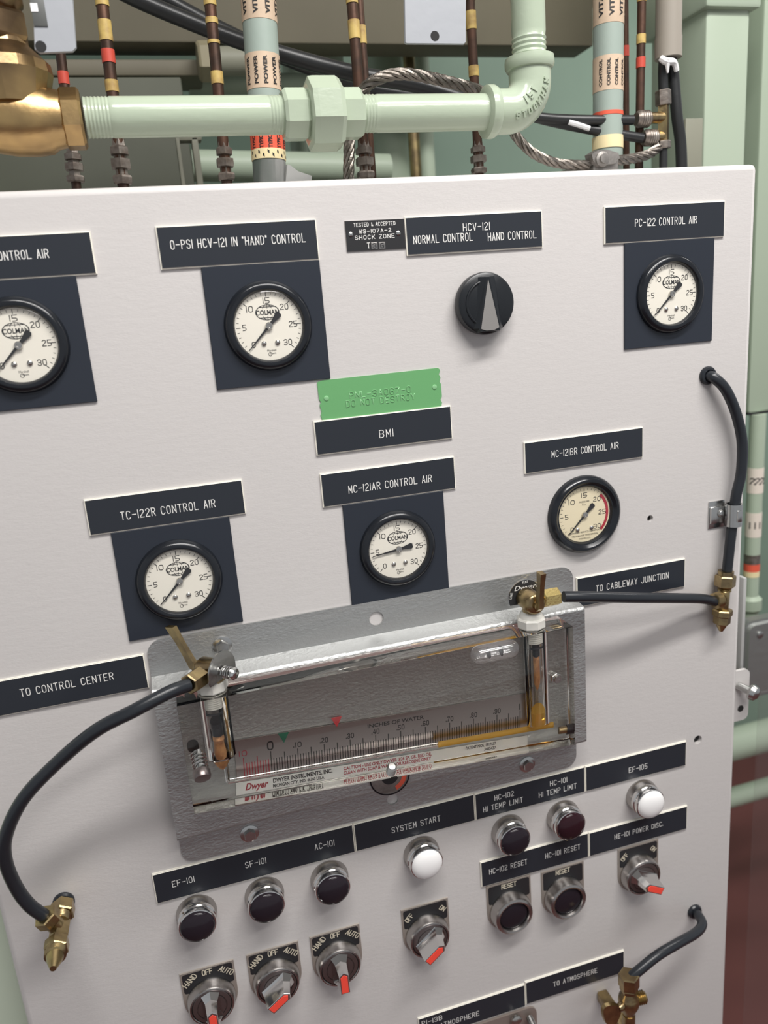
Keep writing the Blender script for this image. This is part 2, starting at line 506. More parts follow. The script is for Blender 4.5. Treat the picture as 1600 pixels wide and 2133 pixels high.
m = MB(); m.box((PL + 10, 60, FLOOR), (PR - 10, 330, PT - 3), bev=3); m.build('cabinet_body', M['panel'], cab)

# ================================================================ PLAQUES


def plaque(name, x0, x1, z0, z1, label, lines, cat='plaque', group=None, sw=.70, y=0.0, th=2.4, narrow=None, tilt=0.0):
    o = thing(name, ((x0 + x1) / 2, y, (z0 + z1) / 2), label, cat, group)
    m = MB()
    m.prism([(x0, z0), (x1, z0), (x1, z1), (x0, z1)], y, y - th * .72)
    m.build('backing_plate', M['white_core'], o)
    m = MB(); m.prism([(x0 + .55, z0 + .55), (x1 - .55, z0 + .55), (x1 - .55, z1 - .55), (x0 + .55, z1 - .55)], y - th * .7, y - th, inset=.45, side=0, front=1)
    m.build('engraved_face', [M['white_core'], M['black_face']], o)
    m = MB()
    for (s, a, b, h, *r) in lines:
        p, q, z = baseline(a, b)
        m.polys(stroke_text(s, p, q, z, h, r[0] if r else sw), flat(y - th - .12))
    m.build('lettering', M['letter'], o)
    if tilt: o.rotation_euler = (0, math.radians(tilt), 0)
    return o


plaque('engraved_plaque', -176, -40, 49.3, 82.8, 'black engraved plaque cut off by the left edge, reading CONTROL AIR, over the leftmost gauge', [('CONTROL AIR', (-13, 543.6), (102.8, 537.1), 6.4)])
plaque('engraved_plaque', 11, 146.4, 49.6, 83.8, 'black engraved plaque reading 0-PSI HCV-121 IN "HAND" CONTROL', [('0-PSI HCV-121 IN "HAND" CONTROL', (356.6, 519.6), (635.3, 504.8), 6.8)])
plaque('engraved_plaque', 227.2, 363.2, 48.2, 81.5, 'black engraved plaque reading HCV-121 NORMAL CONTROL and HAND CONTROL above the black knob',
       [('HCV-121', (963.3, 481.8), (1017.8, 478.8), 6.2), ('NORMAL CONTROL', (860.3, 506.9), (982.4, 502.9), 6.6), ('HAND CONTROL', (1015, 501.3), (1114.6, 496.8), 6.6)])
plaque('engraved_plaque', 429.2, 566.5, 47.4, 81.9, 'black engraved plaque reading PC-122 CONTROL AIR at the upper right', [('PC-122 CONTROL AIR', (1320.4, 472), (1448, 465.8), 6.6)])
plaque('engraved_plaque', 126, 261, -123.2, -91, 'black engraved plaque reading BM1 directly under the green tag', [('BM1', (790, 911), (817.5, 907.5), 6.8)])
plaque('engraved_plaque', 127, 261.5, -173.4, -140.8, 'black engraved plaque reading MC-121AR CONTROL AIR', [('MC-121AR CONTROL AIR', (726, 1026), (897.5, 1002.5), 6.8)])
plaque('engraved_plaque', 336.5, 473.2, -168.9, -136.4, 'black engraved plaque reading MC-121BR CONTROL AIR above the round gauge without a backing plate', [('MC-121BR CONTROL AIR', (1147.5, 951), (1285, 934), 6.4)])
plaque('engraved_plaque', -81.8, 55, -168.4, -135.9, 'black engraved plaque reading TC-122R CONTROL AIR', [('TC-122R CONTROL AIR', (253.1, 1081.1), (448.4, 1055.3), 7.0)])
plaque('engraved_plaque', 392.5, 528, -324, -290.2, 'black engraved plaque reading TO CABLEWAY JUNCTION behind the right hand hose', [('TO CABLEWAY JUNCTION', (1239.3, 1227.8), (1389.6, 1205.5), 6.6)])
plaque('engraved_plaque', -190, -54.3, -321, -286.8, 'black engraved plaque reading TO CONTROL CENTER at the left edge', [('TO CONTROL CENTER', (44.8, 1448), (237.2, 1412.8), 6.8)])
plaque('engraved_plaque', -81.8, 124, -553.6, -519, 'long black engraved plaque reading EF-101 SF-101 AC-101',
       [('EF-101', (360, 1843.7), (404.7, 1833.7), 6.6), ('SF-101', (511.6, 1804.7), (553.7, 1794.4), 6.6), ('AC-101', (655.6, 1767.2), (695.3, 1757.8), 6.6)])
plaque('engraved_plaque', 124.6, 262, -553.4, -519.3, 'black engraved plaque reading SYSTEM START', [('SYSTEM START', (815.6, 1731.2), (915.6, 1707.8), 6.6)])
plaque('engraved_plaque', 262.6, 398.8, -553.4, -520, 'black engraved plaque reading HC-102 and HC-101 HI TEMP LIMIT',
       [('HC-102', (1029, 1664), (1068, 1655.3), 6.0), ('HI TEMP LIMIT', (1005.6, 1688), (1086.9, 1668.7), 6.2), ('HC-101', (1144.4, 1634.4), (1178.7, 1626.6), 6.0), ('HI TEMP LIMIT', (1121.2, 1657.8), (1198.4, 1640), 6.2)])
plaque('engraved_plaque', 399.4, 534.6, -553.4, -520.3, 'black engraved plaque reading EF-105', [('EF-105', (1308, 1606.9), (1345.6, 1598), 6.4)])
plaque('engraved_plaque', 265, 402.2, -642.6, -609, 'black engraved plaque reading HC-102 RESET HC-101 RESET', [('HC-102 RESET', (1018, 1816.6), (1096, 1798.4), 6.4), ('HC-101 RESET', (1134.4, 1783.7), (1206, 1767), 6.4)])
plaque('engraved_plaque', 402.9, 537.9, -642.6, -609.6, 'black engraved plaque reading HE-101 POWER DISC.', [('HE-101 POWER DISC.', (1278.4, 1744.6), (1378, 1718.3), 6.0)])
plaque('engraved_plaque', 314, 450, -827.5, -794, 'black engraved plaque reading only TO ATMOSPHERE at the lower right', [('TO ATMOSPHERE', (1151.2, 2051), (1241.5, 2023), 6.4)])
plaque('engraved_plaque', 177, 313.4, -829.5, -796.5, 'black engraved plaque reading PI-13B TO ATMOSPHERE at the bottom edge', [('PI-13B', (878, 2131), (919.4, 2121.9), 6.2), ('TO ATMOSPHERE', (893, 2142), (996.2, 2114), 6.4)])

# small TESTED & ACCEPTED plate
o = thing('approval_plate', (199, 0, 67.8), 'small black metal plate reading TESTED & ACCEPTED SHOCK ZONE with two screws', 'plate')
m = MB(); m.prism([(171.8, 54.9), (227, 54.6), (227, 80.4), (171.8, 80.8)], 0, -1.2, inset=.3, side=0, front=1); m.build('plate', [M['satin'], M['legend_black']], o)
m = MB()
for s, a, b, h, sw in (('TESTED & ACCEPTED', (736.6, 473.1), (822.6, 468.6), 2.9, .45), ('WS-107A-2', (747.8, 485.5), (814, 484.0), 3.0, .5), ('SHOCK ZONE', (739.4, 498.4), (821, 496.3), 3.2, .5), ('T', (765, 517), (770, 517), 4.4, .6)):
    p, q, z = baseline(a, b); m.polys(stroke_text(s, p, q, z, h, sw), flat(-1.32))
m.build('lettering', M['letter'], o)
for (u, v, ch) in ((779, 512.5, '3'), (795, 511.7, 'G')):
    p = at(u, v)
    m = MB(); m.box((p.x - 3.0, -1.7, p.z - 3.0), (p.x + 3.0, -1.1, p.z + 3.0), bev=.2); q = m.build('stamp_square', M['satin'], o)
    m = MB(); m.polys(stroke_text(ch, p.x - 1.4, p.x + 1.4, p.z - 2, 4, .7), flat(-1.85)); m.build('stamp_mark', M['ink'], q)
for u, v in ((730, 488.5), (829, 486)):
    p = at(u, v); m = MB(); m.lathe([(2.2, 0), (2.1, .5), (1.2, 1.1), (0, 1.2)], (p.x, -1.1, p.z), (0, -1, 0), 14); m.build('screw', M['steel'], o)

# green embossed tag
o = thing('embossed_tag', (193, 0, -72), 'green painted metal tag embossed PNL-3A067-0 DO NOT DESTROY', 'tag')
x0, x1, z0, z1 = 133.4, 252.6, -91.5, -54.4
poly = [(x0 + 1.5, z0), (x1 - 1, z0), (x1, z0 + 4), (x1 - 1.4, z0 + 7), (x1 + .3, z0 + 10), (x1, z0 + 22), (x1 - 1.2, z0 + 24), (x1, z0 + 28), (x1 - 1.5, z0 + 31), (x1 + .2, z1 - 2), (x1 - 2, z1), (x0 + 4, z1 - .6), (x0, z1 - 2), (x0 + .2, z0 + 20), (x0 + 1.6, z0 + 17), (x0 + .3, z0 + 14), (x0 + 1.5, z0 + 8), (x0 + .2, z0 + 5)]
m = MB(); m.prism(poly, 0, -1.0); m.build('tag_plate', M['green_tag'], o)
m = MB()
for s, a, b, h in (('PNL-3A067-0', (728.5, 830), (855, 816), 5.6), ('DO NOT DESTROY', (721.5, 846.5), (863.5, 833), 5.6)):
    p, q, z = baseline(a, b)
    for P in stroke_text(s, p, q, z, h, 1.0, gap=2.2):
        c = (sum(t[0] for t in P) / 4, sum(t[1] for t in P) / 4)
        b0 = [m.bm.verts.new((x, -.9, zz)) for x, zz in P]; b1 = [m.bm.verts.new((c[0] + (x - c[0]) * .55, -1.5, c[1] + (zz - c[1]) * .55)) for x, zz in P]
        for i in range(4): m._f([b0[i], b0[(i + 1) % 4], b1[(i + 1) % 4], b1[i]], None, False)
        m._f(b1, None, False)
m.build('embossed_lettering', M['green_lite'], o)
for u, v in ((679.5, 829.5), (904.5, 806)):
    p = at(u, v); m = MB(); m.lathe([(2.4, 0), (2.3, .6), (1.6, .9), (0, .6)], (p.x, -.8, p.z), (0, -1, 0), 16); m.build('rivet', M['green_lite'], o)

# ================================================================ GAUGES


def gauge(cx, cz, val, label, plate=None, style=0):
    o = thing('pressure_gauge', (cx, 0, cz), label, 'gauge')
    y0 = 0.0
    R = 29.0
    if plate:
        m = MB(); x0, z0, x1, z1 = plate; m.box((x0, -2.0, z0), (x1, 0, z1), bev=.5, seg=1); m.build('backing_plate', M['plate_black'], o); y0 = -2.0
    m = MB()
    if style == 0: prof = [(38.8, 0), (38.6, 1.6), (37.4, 4.2), (35.4, 6.2), (33.4, 6.9), (31.4, 6.4), (30.2, 4.9), (29.6, 2.6), (29.4, .6)]
    else: prof = [(41.8, 0), (41.8, 3), (40.5, 6.2), (38, 8.2), (35.5, 8.2), (33.5, 6.4), (32.5, 5.6), (31.5, 5.6), (30.6, 4.0), (29.6, 1.0)]
    m.lathe(prof, (cx, y0, cz), (0, -1, 0), 72, caps=False); m.build('bezel', M['ring_black'], o)
    m = MB(); m.poly([(x, y0 - 2.2, z) for x, z in disc(cx, cz, 29.8, 48)]); dial = m.build('dial', M['dial' if style == 0 else 'dial2'], o)
    yd = y0 - 2.32
    m = MB()
    ang = lambda v: math.radians(225 - 270 * v / 30)
    for v in range(0, 31):
        a = ang(v); big = v % 5 == 0
        if style == 1 and v > 20: continue
        r1 = R - .8; r0 = r1 - (3.2 if big else 1.7)
        m.polys(ribbon([(cx + r0 * math.cos(a), cz + r0 * math.sin(a)), (cx + r1 * math.cos(a), cz + r1 * math.sin(a))], .6 if big else .4), flat(yd))
    for v in range(0, 31, 5):
        a = ang(v); rr = R * (.74 if style == 0 else .72); s = str(v)
        px, pz = cx + rr * math.cos(a), cz + rr * math.sin(a) - 2.2
        wd = 1.6 if len(s) == 1 else 4.0
        wd *= .84 if style == 0 else 1
        if s == '15': wd *= .8
        if s == '10': wd *= .8
        m.polys(stroke_text(s, px - wd, px + wd, pz, 4.6, .62, gap=2.0), flat(yd))
    if style == 0:
        m.polys(annulus(cx, cz + 11.6, 6.1, 6.6, sx=1.6, n=36), flat(yd))
        for k in (-4.6, 4.6):
            hw = 1.5 * math.sqrt(max(49 - k * k, 1)) * .92
            m.polys(ribbon([(cx - hw, cz + 11.6 + k), (cx + hw, cz + 11.6 + k)], .6), flat(yd))
        for k in (-.45, 0, .45):
            pts = [(cx + 10 * k * math.cos(t) * 1.0 + 0, cz + 11.6 + 6.6 * math.sin(t)) for t in [math.radians(d) for d in range(-90, 91, 15)]]
            m.polys(ribbon([q for q in pts if abs(q[1] - cz - 11.6) > 3.2 and q[1] > cz + 11.6], .4), flat(yd))
            m.polys(ribbon([q for q in pts if abs(q[1] - cz - 11.6) > 3.2 and q[1] < cz + 11.6], .4), flat(yd))
        m.polys(font_text('COLMAN', cx - 10, cx + 10, cz + 9.6, 4.2, bold=.02), flat(yd))
        m.polys(font_text('Marshall', cx - 3.8, cx + 4, cz - 22, 2.0), flat(yd))
        m.polys(font_text('town', cx - 1.5, cx + 3.6, cz - 24.5, 2.0), flat(yd))
        m.polys(annulus(cx - 1.5, cz - 24.2, 1.3, 1.7, n=14), flat(yd))
    else:
        m.polys(font_text('PRESSURE', cx - 6, cx + 6, cz + 13, 1.9), flat(yd)); m.polys(font_text('P.S.I.', cx - 2.4, cx + 2.4, cz + 9.8, 1.8), flat(yd))
        m.polys(font_text('JOHNSON SERVICE COMPANY', cx - 19, cx + 19, cz - 19.8, 1.9), flat(yd))
        m.polys(font_text('MILWAUKEE WISCONSIN', cx - 15, cx + 15, cz - 23.4, 1.8), flat(yd)); m.polys(font_text('MADE IN U.S.A.', cx - 7, cx + 7, cz - 26.8, 1.7), flat(yd))
    m.build('dial_markings', M['ink'], dial)
    if style == 1:
        m = MB(); m.polys(annulus(cx, cz, 25.2, 28.2, -45, 45, 24), flat(yd - .05)); m.build('red_zone', M['redink'], dial)
    m = MB()
    for sx in ((-6, 6) if style == 0 else (-8.5, 8)):
        m.lathe([(2.3, 0), (2.2, .9), (1.4, 1.7), (0, 2)], (cx + sx, y0 - 2.2, cz - (14.6 if style == 0 else 15.5)), (0, -1, 0), 16)
    m.build('dial_screws', M['screw'], dial)
    a = ang(val); d = V((math.cos(a), math.sin(a))); nn = V((-d.y, d.x)); C = V((cx, cz))
    pl = [C - d * 14.5 + nn * 1.9, C - d * 12.8 + nn * 2.9, C - d * 5 + nn * 1.4, C + nn * 1.2, C + d * 27 + nn * .25, C + d * 27 - nn * .25, C - nn * 1.2, C - d * 5 - nn * 1.4, C - d * 12.8 - nn * 2.9, C - d * 14.5 - nn * 1.9]
    m = MB(); m.prism([tuple(p) for p in pl], y0 - 3.4, y0 - 3.9); nd = m.build('needle', M['ink'], o)
    m = MB(); m.lathe([(3.3, 0), (3.3, 1.2), (2.9, 1.8), (1.5, 1.9), (1.3, 1.4), (0, 1.4)], (cx, y0 - 3.0, cz), (0, -1, 0), 20); m.build('hub', M['screw'], nd)
    m = MB(); m.lathe([(30.4, 4.8), (29.5, 5.3), (24, 6.1), (14, 6.8), (5, 7.0), (0, 7.05)], (cx, y0, cz), (0, -1, 0), 48, caps=False); m.build('lens', M['lens'], o)
    return o


gauge(-109, -2, 0, 'pressure gauge on black plate cut off by the left edge, needle at zero', plate=(-161, -53.5, -56.7, 48.9))
gauge(95, -3, 0, 'pressure gauge on black plate under the 0-PSI HCV-121 plaque, needle at zero', plate=(43.5, -54, 146, 49.4))
gauge(503.5, -4.5, 0, 'pressure gauge on black plate at the upper right under the PC-122 plaque', plate=(451.5, -55.3, 555.3, 47.2))
gauge(-12.5, -221.5, 0, 'pressure gauge on black plate under the TC-122R plaque, needle at zero', plate=(-64.6, -272.4, 39.3, -168.6))
gauge(197, -225, 4.2, 'pressure gauge on black plate under the MC-121AR plaque, needle pointing near five', plate=(145.8, -276, 248, -173.6))
gauge(403, -221, 0, 'round black rimmed gauge with yellowed dial and red arc, mounted without backing plate', style=1)

# ================================================================ HCV-121 KNOB
kx, kz = 298.5, 1.0
o = thing('rotary_selector', (kx, 0, kz), 'round black rotary knob with a silver triangular pointer', 'knob')
m = MB(); m.lathe([(26, 0), (26, 2), (28.2, 3), (28.6, 9), (27.6, 12), (25.0, 13.6), (0, 14)], (kx, 0, kz), (0, -1, 0), 64); m.build('skirt', M['knob_black'], o)
m = MB()
for (hw0, hw1, y0_, y1_, zt0, zt1, zb0, zb1) in ((13, 9.6, -13, -17.5, 24, 23.5, -26, -25),):
    bot = [(-hw0 * .7, zt0), (hw0 * .7, zt0), (hw0 * 1.15, zb0 + 4), (hw0 * .9, zb0), (-hw0 * .9, zb0), (-hw0 * 1.15, zb0 + 4)]
    top = [(-1.5, zt1), (1.5, zt1), (hw1 * 1.1, zb1 + 3), (hw1, zb1), (-hw1, zb1), (-hw1 * 1.1, zb1 + 3)]
    m.loft([[V((kx + x, y0_, kz + z)) for x, z in bot], [V((kx + x, y1_, kz + z)) for x, z in top]])
m.build('grip', M['knob_black'], o, angle=20)
m = MB(); m.prism([(kx, kz + 21.5), (kx + 9.2, kz - 22.5), (kx + 4, kz - 24.4), (kx - 4, kz - 24.4), (kx - 9.2, kz - 22.5)], -17.2, -18.2); m.build('pointer', M['silver'], o)
m = MB(); m.tube([(kx + 20.5 * math.cos(t), -13.6, kz + 20.5 * math.sin(t)) for t in [math.radians(a) for a in range(100, 262, 10)]], 1.3, 8); m.build('grip_ridge', M['knob_black'], o)

# ================================================================ PILOT LIGHTS


def pilot(cx, cz, lens, label):
    o = thing('pilot_light', (cx, 0, cz), label, 'light', 'round pilot lights in the lower rows')
    m = MB(); m.lathe([(20.4, 0), (20.4, 2.6), (19.8, 3.6), (19.6, 8.0), (18.8, 9.4)], (cx, 0, cz), (0, -1, 0), 56, caps=False); m.build('mounting_ring', M['satin'], o)
    m = MB(); m.lathe([(19.2, 8), (18.8, 10.2), (19.0, 11.2), (19.0, 13.0), (18.0, 14.0), (18.1, 15.0), (18.9, 16), (18.9, 18.6), (18.3, 20.0), (17.2, 20.4)], (cx, 0, cz), (0, -1, 0), 56, caps=False); m.build('bezel', M['chrome'], o)
    m = MB(); m.lathe([(17.6, 19.2), (17.2, 21.4), (15.4, 23.6), (11.8, 25.6), (6.4, 26.9), (0, 27.4)], (cx, 0, cz), (0, -1, 0), 48, caps=False); m.build('lens', M[lens], o)
    return o


pilot(-45.8, -576.5, 'lens_black', 'dark lens pilot light under EF-101, leftmost in the row')
pilot(23.7, -576.5, 'lens_black', 'dark lens pilot light under SF-101')
pilot(93.2, -577, 'lens_black', 'dark lens pilot light under AC-101')
pilot(197, -577, 'lens_white', 'white domed pilot light under SYSTEM START')
pilot(301, -578.5, 'lens_black', 'black lens pilot light under HC-102 HI TEMP LIMIT')
pilot(370, -578.5, 'lens_red', 'very dark red lens pilot light under HC-101 HI TEMP LIMIT')
pilot(474, -578.5, 'lens_white', 'white domed pilot light under EF-105')

# ================================================================ SELECTOR SWITCHES AND PUSH BUTTONS
LZ = -683.5


def legend(o, cx, zt, words, w=28.0):
    zc = zt - 39
    poly = [(cx - w, zt)] + [(cx - w, zc + 2)] + [(cx + w * math.cos(a), zc + 1 + (w + .5) * math.sin(a)) for a in [PI + PI * k / 20 for k in range(1, 20)]] + [(cx + w, zc + 2), (cx + w, zt)]
    m = MB(); m.prism(poly, 0, -1.6, inset=.4); lp = m.build('legend_plate', M['legend'], o)
    poly = rrect(cx - w + 2.2, zt - 26, cx + w - 2.2, zt - 2, 2.5, 4)
    m = MB(); m.prism(poly, -1.5, -1.75); m.build('black_field', M['legend_black'], lp)
    m = MB()
    for s, pos, ang, wd, h, rad in words:
        a = math.radians(ang); pa_ = math.radians(pos)
        P = stroke_text(s, -wd / 2, wd / 2, -h / 2, h, 1.0, gap=1.5)

        def f(x, z, a=a, rad=rad, pa_=pa_):
            X = x * math.cos(a) + z * math.sin(a) + rad * math.sin(pa_); Z = -x * math.sin(a) + z * math.cos(a) + rad * math.cos(pa_)
            return (cx + X, -1.9, zc + Z)
        m.polys(P, f)
    m.build('lettering', M['legend_txt'], lp)
    return zc


def selector(cx, zt, ang, words, label):
    o = thing('selector_switch', (cx, 0, zt - 39), label, 'switch', 'selector switches with red inserts')
    zc = legend(o, cx, zt, words)
    B = (cx, -1.6, zc)
    m = MB(); m.lathe([(25.2, 0), (25.2, 3.0), (24.3, 4.6), (24.0, 9.5), (22.6, 12.0), (21.2, 12.4), (20.6, 11.6)], B, (0, -1, 0), 56, caps=False); m.build('bezel_ring', M['satin'], o)
    m = MB(); m.lathe([(20.8, 10.6), (19.6, 11.8), (15.5, 12.2), (15.2, 11.4), (14.6, 11.4), (14.3, 12.4), (0, 12.6)], B, (0, -1, 0), 48, caps=False); m.build('rotating_disc', M['brownmetal'], o)
    a = math.radians(ang); R2 = lambda x, z: (cx + x * math.cos(a) + z * math.sin(a), zc - x * math.sin(a) + z * math.cos(a))

    def ring(pts, y):
        return [V((R2(x, z)[0], y, R2(x, z)[1])) for x, z in pts]
    y0, y1, y2 = -13.8, -20, -33
    b0 = [(-9.5, -14.5), (9.5, -14.5), (9.5, 15.5), (0, 19.5), (-9.5, 15.5)]
    b1 = [(-6.2, -14.5), (6.2, -14.5), (6.2, 11.5), (0, 15.5), (-6.2, 11.5)]
    b2 = [(-5.2, -14.0), (5.2, -14.0), (5.2, 9.0), (0, 13.0), (-5.2, 9.0)]
    b3 = [(-4.8, -13.6), (4.8, -13.6), (4.8, 8.6), (0, 12.4), (-4.8, 8.6)]
    m = MB(); m.loft([ring(b0, y0), ring(b1, y1), ring(b2, y2), ring(b3, y2 - .6)]); lv = m.build('lever', M['chrome'], o, angle=25)
    m = MB(); m.loft([ring([(-3.7, -12.8), (3.7, -12.8), (3.7, 7.0), (0, 10.0), (-3.7, 7.0)], y2 - .4), ring([(-3.6, -12.7), (3.6, -12.7), (3.6, 6.9), (0, 9.8), (-3.6, 6.9)], y2 - 1.0)]); m.build('red_insert', M['red_insert'], lv)
    return o


HOA = (('HAND', -33, -42, 16.5, 6.0, 34.0), ('OFF', 0, 0, 10, 6.0, 33.4), ('AUTO', 34, 38, 15.5, 6.0, 34.5))
OO = (('OFF', -36, -45, 10, 5.6, 33.0), ('ON', 37, 45, 7, 5.4, 34.0))
selector(-45.2, -644.5, 0, HOA, 'hand-off-auto switch below the EF-101 light with upright red lever, leftmost')
selector(23.9, -644.3, 55, HOA, 'hand-off-auto switch below the SF-101 light, red lever turned to AUTO')
selector(92.2, -644.5, 0, HOA, 'hand-off-auto switch below the AC-101 light with upright red lever')
selector(196, -643.5, 52, OO, 'off-on switch below the SYSTEM START light, red lever turned to ON')
selector(470, -645.5, -62, OO, 'off-on switch under HE-101 POWER DISC., red lever turned level to the left')


def pushb(cx, zt, label):
    o = thing('push_button', (cx, 0, zt - 39), label, 'button', 'black reset push buttons')
    zc = legend(o, cx, zt, (('RESET', 0, 0, 18, 5.6, 33.2),))
    B = (cx, -1.6, zc)
    m = MB(); m.lathe([(25.2, 0), (25.2, 3.0), (24.3, 4.4), (24.0, 10), (22.8, 13.0), (20.5, 14.2), (18.6, 13.6), (17.6, 11.5), (17.4, 9)], B, (0, -1, 0), 56, caps=False); m.build('guard_ring', M['satin'], o)
    m = MB(); m.lathe([(17.3, 8.5), (17.0, 10.6), (15.5, 11.3), (0, 11.6)], B, (0, -1, 0), 40, caps=False); m.build('button_cap', M['lens_black'], o)


pushb(298.6, -644.5, 'black RESET push button under HC-102 RESET')
pushb(368, -646.5, 'black RESET push button under HC-101 RESET')

# ================================================================ HOSES, GROMMETS, TEES


def grommet(x, z, r, label):
    m = MB(); m.lathe([(r, 0), (r * 1.02, 2), (r * .9, 4), (r * .68, 4.6), (r * .55, 3), (0, 2.6)], (x, 0, z), (0, -1, 0), 28)
    return tag(m.build('hole_grommet', M['rubber'], None, (x, 0, z)), label, 'grommet')


grommet(551.8, -91, 9.6, 'black rubber grommet in the panel at the upper right where a hose comes out')
grommet(552.8, -770, 9.6, 'black rubber grommet in the panel at the lower right where a hose comes out')
grommet(-164.9, -525, 10.0, 'black rubber grommet behind the brass tee at the lower left')

# right hose: grommet down to the tee
tR = lambda u, v: at(u, v, -13)
m = MB(); m.tube([(551.8, -3.2, -91), at(1489, 788, -9), at(1512, 812, -13), at(1533, 860, -13), at(1546, 920, -13), at(1544, 985, -13), at(1534, 1030, -13), at(1528, 1075, -12), at(1521, 1130, -12), at(1514, 1196, -12)], 5.6, 16)
tag(m.build('air_hose', M['rubber'], None, (552, 0, -91)), 'black hose curving down the right side of the panel through a metal clamp', 'hose')
# clamp
cc = at(1531, 1068, -6)
o = thing('hose_clamp', (cc.x - 12, 0, cc.z), 'zinc P-clamp holding the right hose to the panel', 'clamp')
m = MB(); zt, zb = cc.z + 12.5, cc.z - 12.5
xl, xr = at(1475, 1068).x, at(1529.5, 1068, -12).x
m.box((xl, -1.6, zb - 3), (xr - 4, -.0, zt + 3), bev=.5)
prof = [(-9, -.3), (-8.2, -8), (-6.5, -14), (-2, -18.2), (3, -18.4), (7, -15.5), (8.4, -11), (7.5, -6), (4, -2.4), (-2, -1.6), (-10, -1.8), (-26, -1.8), (-26, -3.2), (-10, -3.2), (-2, -3.1), (3.4, -3.8), (6.2, -7), (6.9, -11), (5.9, -14.6), (2.6, -16.9), (-1.6, -16.8), (-5.2, -13.2), (-6.9, -8)]
ring0 = [V((xr + a, b, zb)) for a, b in prof[:10]]
inner = [V((xr + a * .86, -9.8 + (b + 9.8) * .86, zb)) for a, b in prof[:10]]
rr = [(xr + 9.2 * math.cos(t), -11.2 + 9.2 * math.sin(t)) for t in [2 * PI * k / 24 for k in range(24)]]
ri = [(xr + 7.6 * math.cos(t), -11.2 + 7.6 * math.sin(t)) for t in [2 * PI * k / 24 for k in range(24)]]
m.loft([[V((x, y, zb)) for x, y in rr], [V((x, y, zt)) for x, y in rr], [V((x, y, zt)) for x, y in ri], [V((x, y, zb)) for x, y in ri]], closed=True)
m.box((xr - 24, -5.0, zb + 3), (xr - 6, -1.5, zt - 3), bev=1.2)
m.box((xr - 3, -21.4, zb + 6), (xr + 3, -19.8, zt - 6), bev=.7)
m.build('strap', M['steel'], o, angle=40)
p = at(1495, 1067); m = MB(); m.lathe([(4.4, 0), (4.3, 1.4), (3, 3), (0, 3.8)], (p.x, -4.4, p.z), (0, -1, 0), 20); m.build('rivet', M['steel'], o)


def tee(name, parts, label):
    """parts: list of (kind, p0, p1, r)"""
    o0 = parts[0][1]
    o = thing(name, o0, label, 'fitting')
    for i, (kind, p0, p1, r, pn, mt) in enumerate(parts):
        m = MB()
        if kind == 'hex': m.hexn(p0, p1, r)
        elif kind == 'cyl': m.cyl(p0, p1, r)
        elif kind == 'thr':
            L = (V(p1) - V(p0)).length; n = max(3, int(L / 1.6)); prof = []
            for k in range(n): prof += [(r * .88, L * k / n), (r, L * (k + .5) / n)]
            m.lathe(prof + [(r * .85, L)], p0, V(p1) - V(p0), 20)
        elif kind == 'cone': m.lathe([(r, 0), (r * .85, (V(p1) - V(p0)).length * .35), (r * .35, (V(p1) - V(p0)).length)], p0, V(p1) - V(p0), 16)
        elif kind == 'box':
            m.hexn(p0, p1, r, n=4)
        m.build(pn, M[mt], o)
    return o


# right tee (vertical run close to the panel)
X = at(1508, 1245, -12)
zz = lambda v: at(1508, v, -12).z
xx = lambda v: at(1512 - (v - 1195) * .085, v, -12).x
P3 = lambda v: V((xx(v), -12, zz(v)))
tee('brass_tee', [('box', P3(1228), P3(1272), 8.4, 'tee_body', 'brass'), ('cyl', P3(1190), P3(1200), 8.6, 'collar', 'brass'), ('hex', P3(1198), P3(1222), 11.4, 'top_nut', 'brass'), ('thr', P3(1220), P3(1232), 7.6, 'thread', 'brass'),
                  ('hex', P3(1268), P3(1282), 11.0, 'lower_nut', 'brass'), ('hex', P3(1281), P3(1298), 9.4, 'end_nut', 'brass'), ('cone', P3(1297), P3(1313), 6.5, 'plug', 'brass'),
                  ('thr', V((X.x - 6, -13, zz(1246))), V((X.x - 15, -15, zz(1246))), 9.0, 'branch_nut', 'brass')], 'brass tee fitting at the right edge joining two black hoses')

# grey hose from the manometer right valve to the tee
VR = at(1110, 1250, -43)   # right valve centre
Pn = at(1174, 1243, -44)
m = MB(); m.tube([Pn, at(1230, 1243, -46), at(1320, 1245, -42), at(1400, 1246, -30), at(1460, 1247, -20), (X.x - 14, -14.6, zz(1247))], 5.6, 16)
tag(m.build('air_hose', M['rubber'], None, Pn), 'black hose running level in front of the TO CABLEWAY JUNCTION plaque', 'hose')

# left tee: its run stands straight out of the panel
gx, gz = -164.9, -525.5
L3 = lambda d, dx=0, dz=0: V((gx + dx, -d, gz + dz))
HB = V((gx, -36, gz)); hd = (at(80, 1895, -42) - HB).normalized()
tee('brass_tee', [('box', L3(26), L3(52), 8.6, 'tee_body', 'brass'), ('cyl', L3(1), L3(8), 7, 'stem', 'brass'), ('hex', L3(5), L3(20), 11.5, 'inner_nut', 'brass'), ('thr', L3(19), L3(28), 8.2, 'thread', 'brass'),
                  ('hex', L3(52), L3(64), 11.0, 'outer_nut', 'brass'), ('thr', L3(63), L3(70), 9.5, 'knurled_end', 'brass'), ('cone', L3(69), L3(84), 8.0, 'plug', 'brass'),
                  ('cyl', HB + hd * 5, HB + hd * 14, 7.5, 'branch_collar', 'brass'), ('hex', HB + hd * 13, HB + hd * 24, 11.0, 'branch_nut', 'brass')], 'brass tee fitting standing out of the panel at the lower left')
hs = HB + hd * 18
VL = at(421, 1397, -43)    # left valve centre
nut_l = V((atg(452, 1500, -43.5).x + 1, -44.5, VL.z)) + V((math.cos(math.radians(-132)), math.sin(math.radians(-132)), 0)) * 30.1
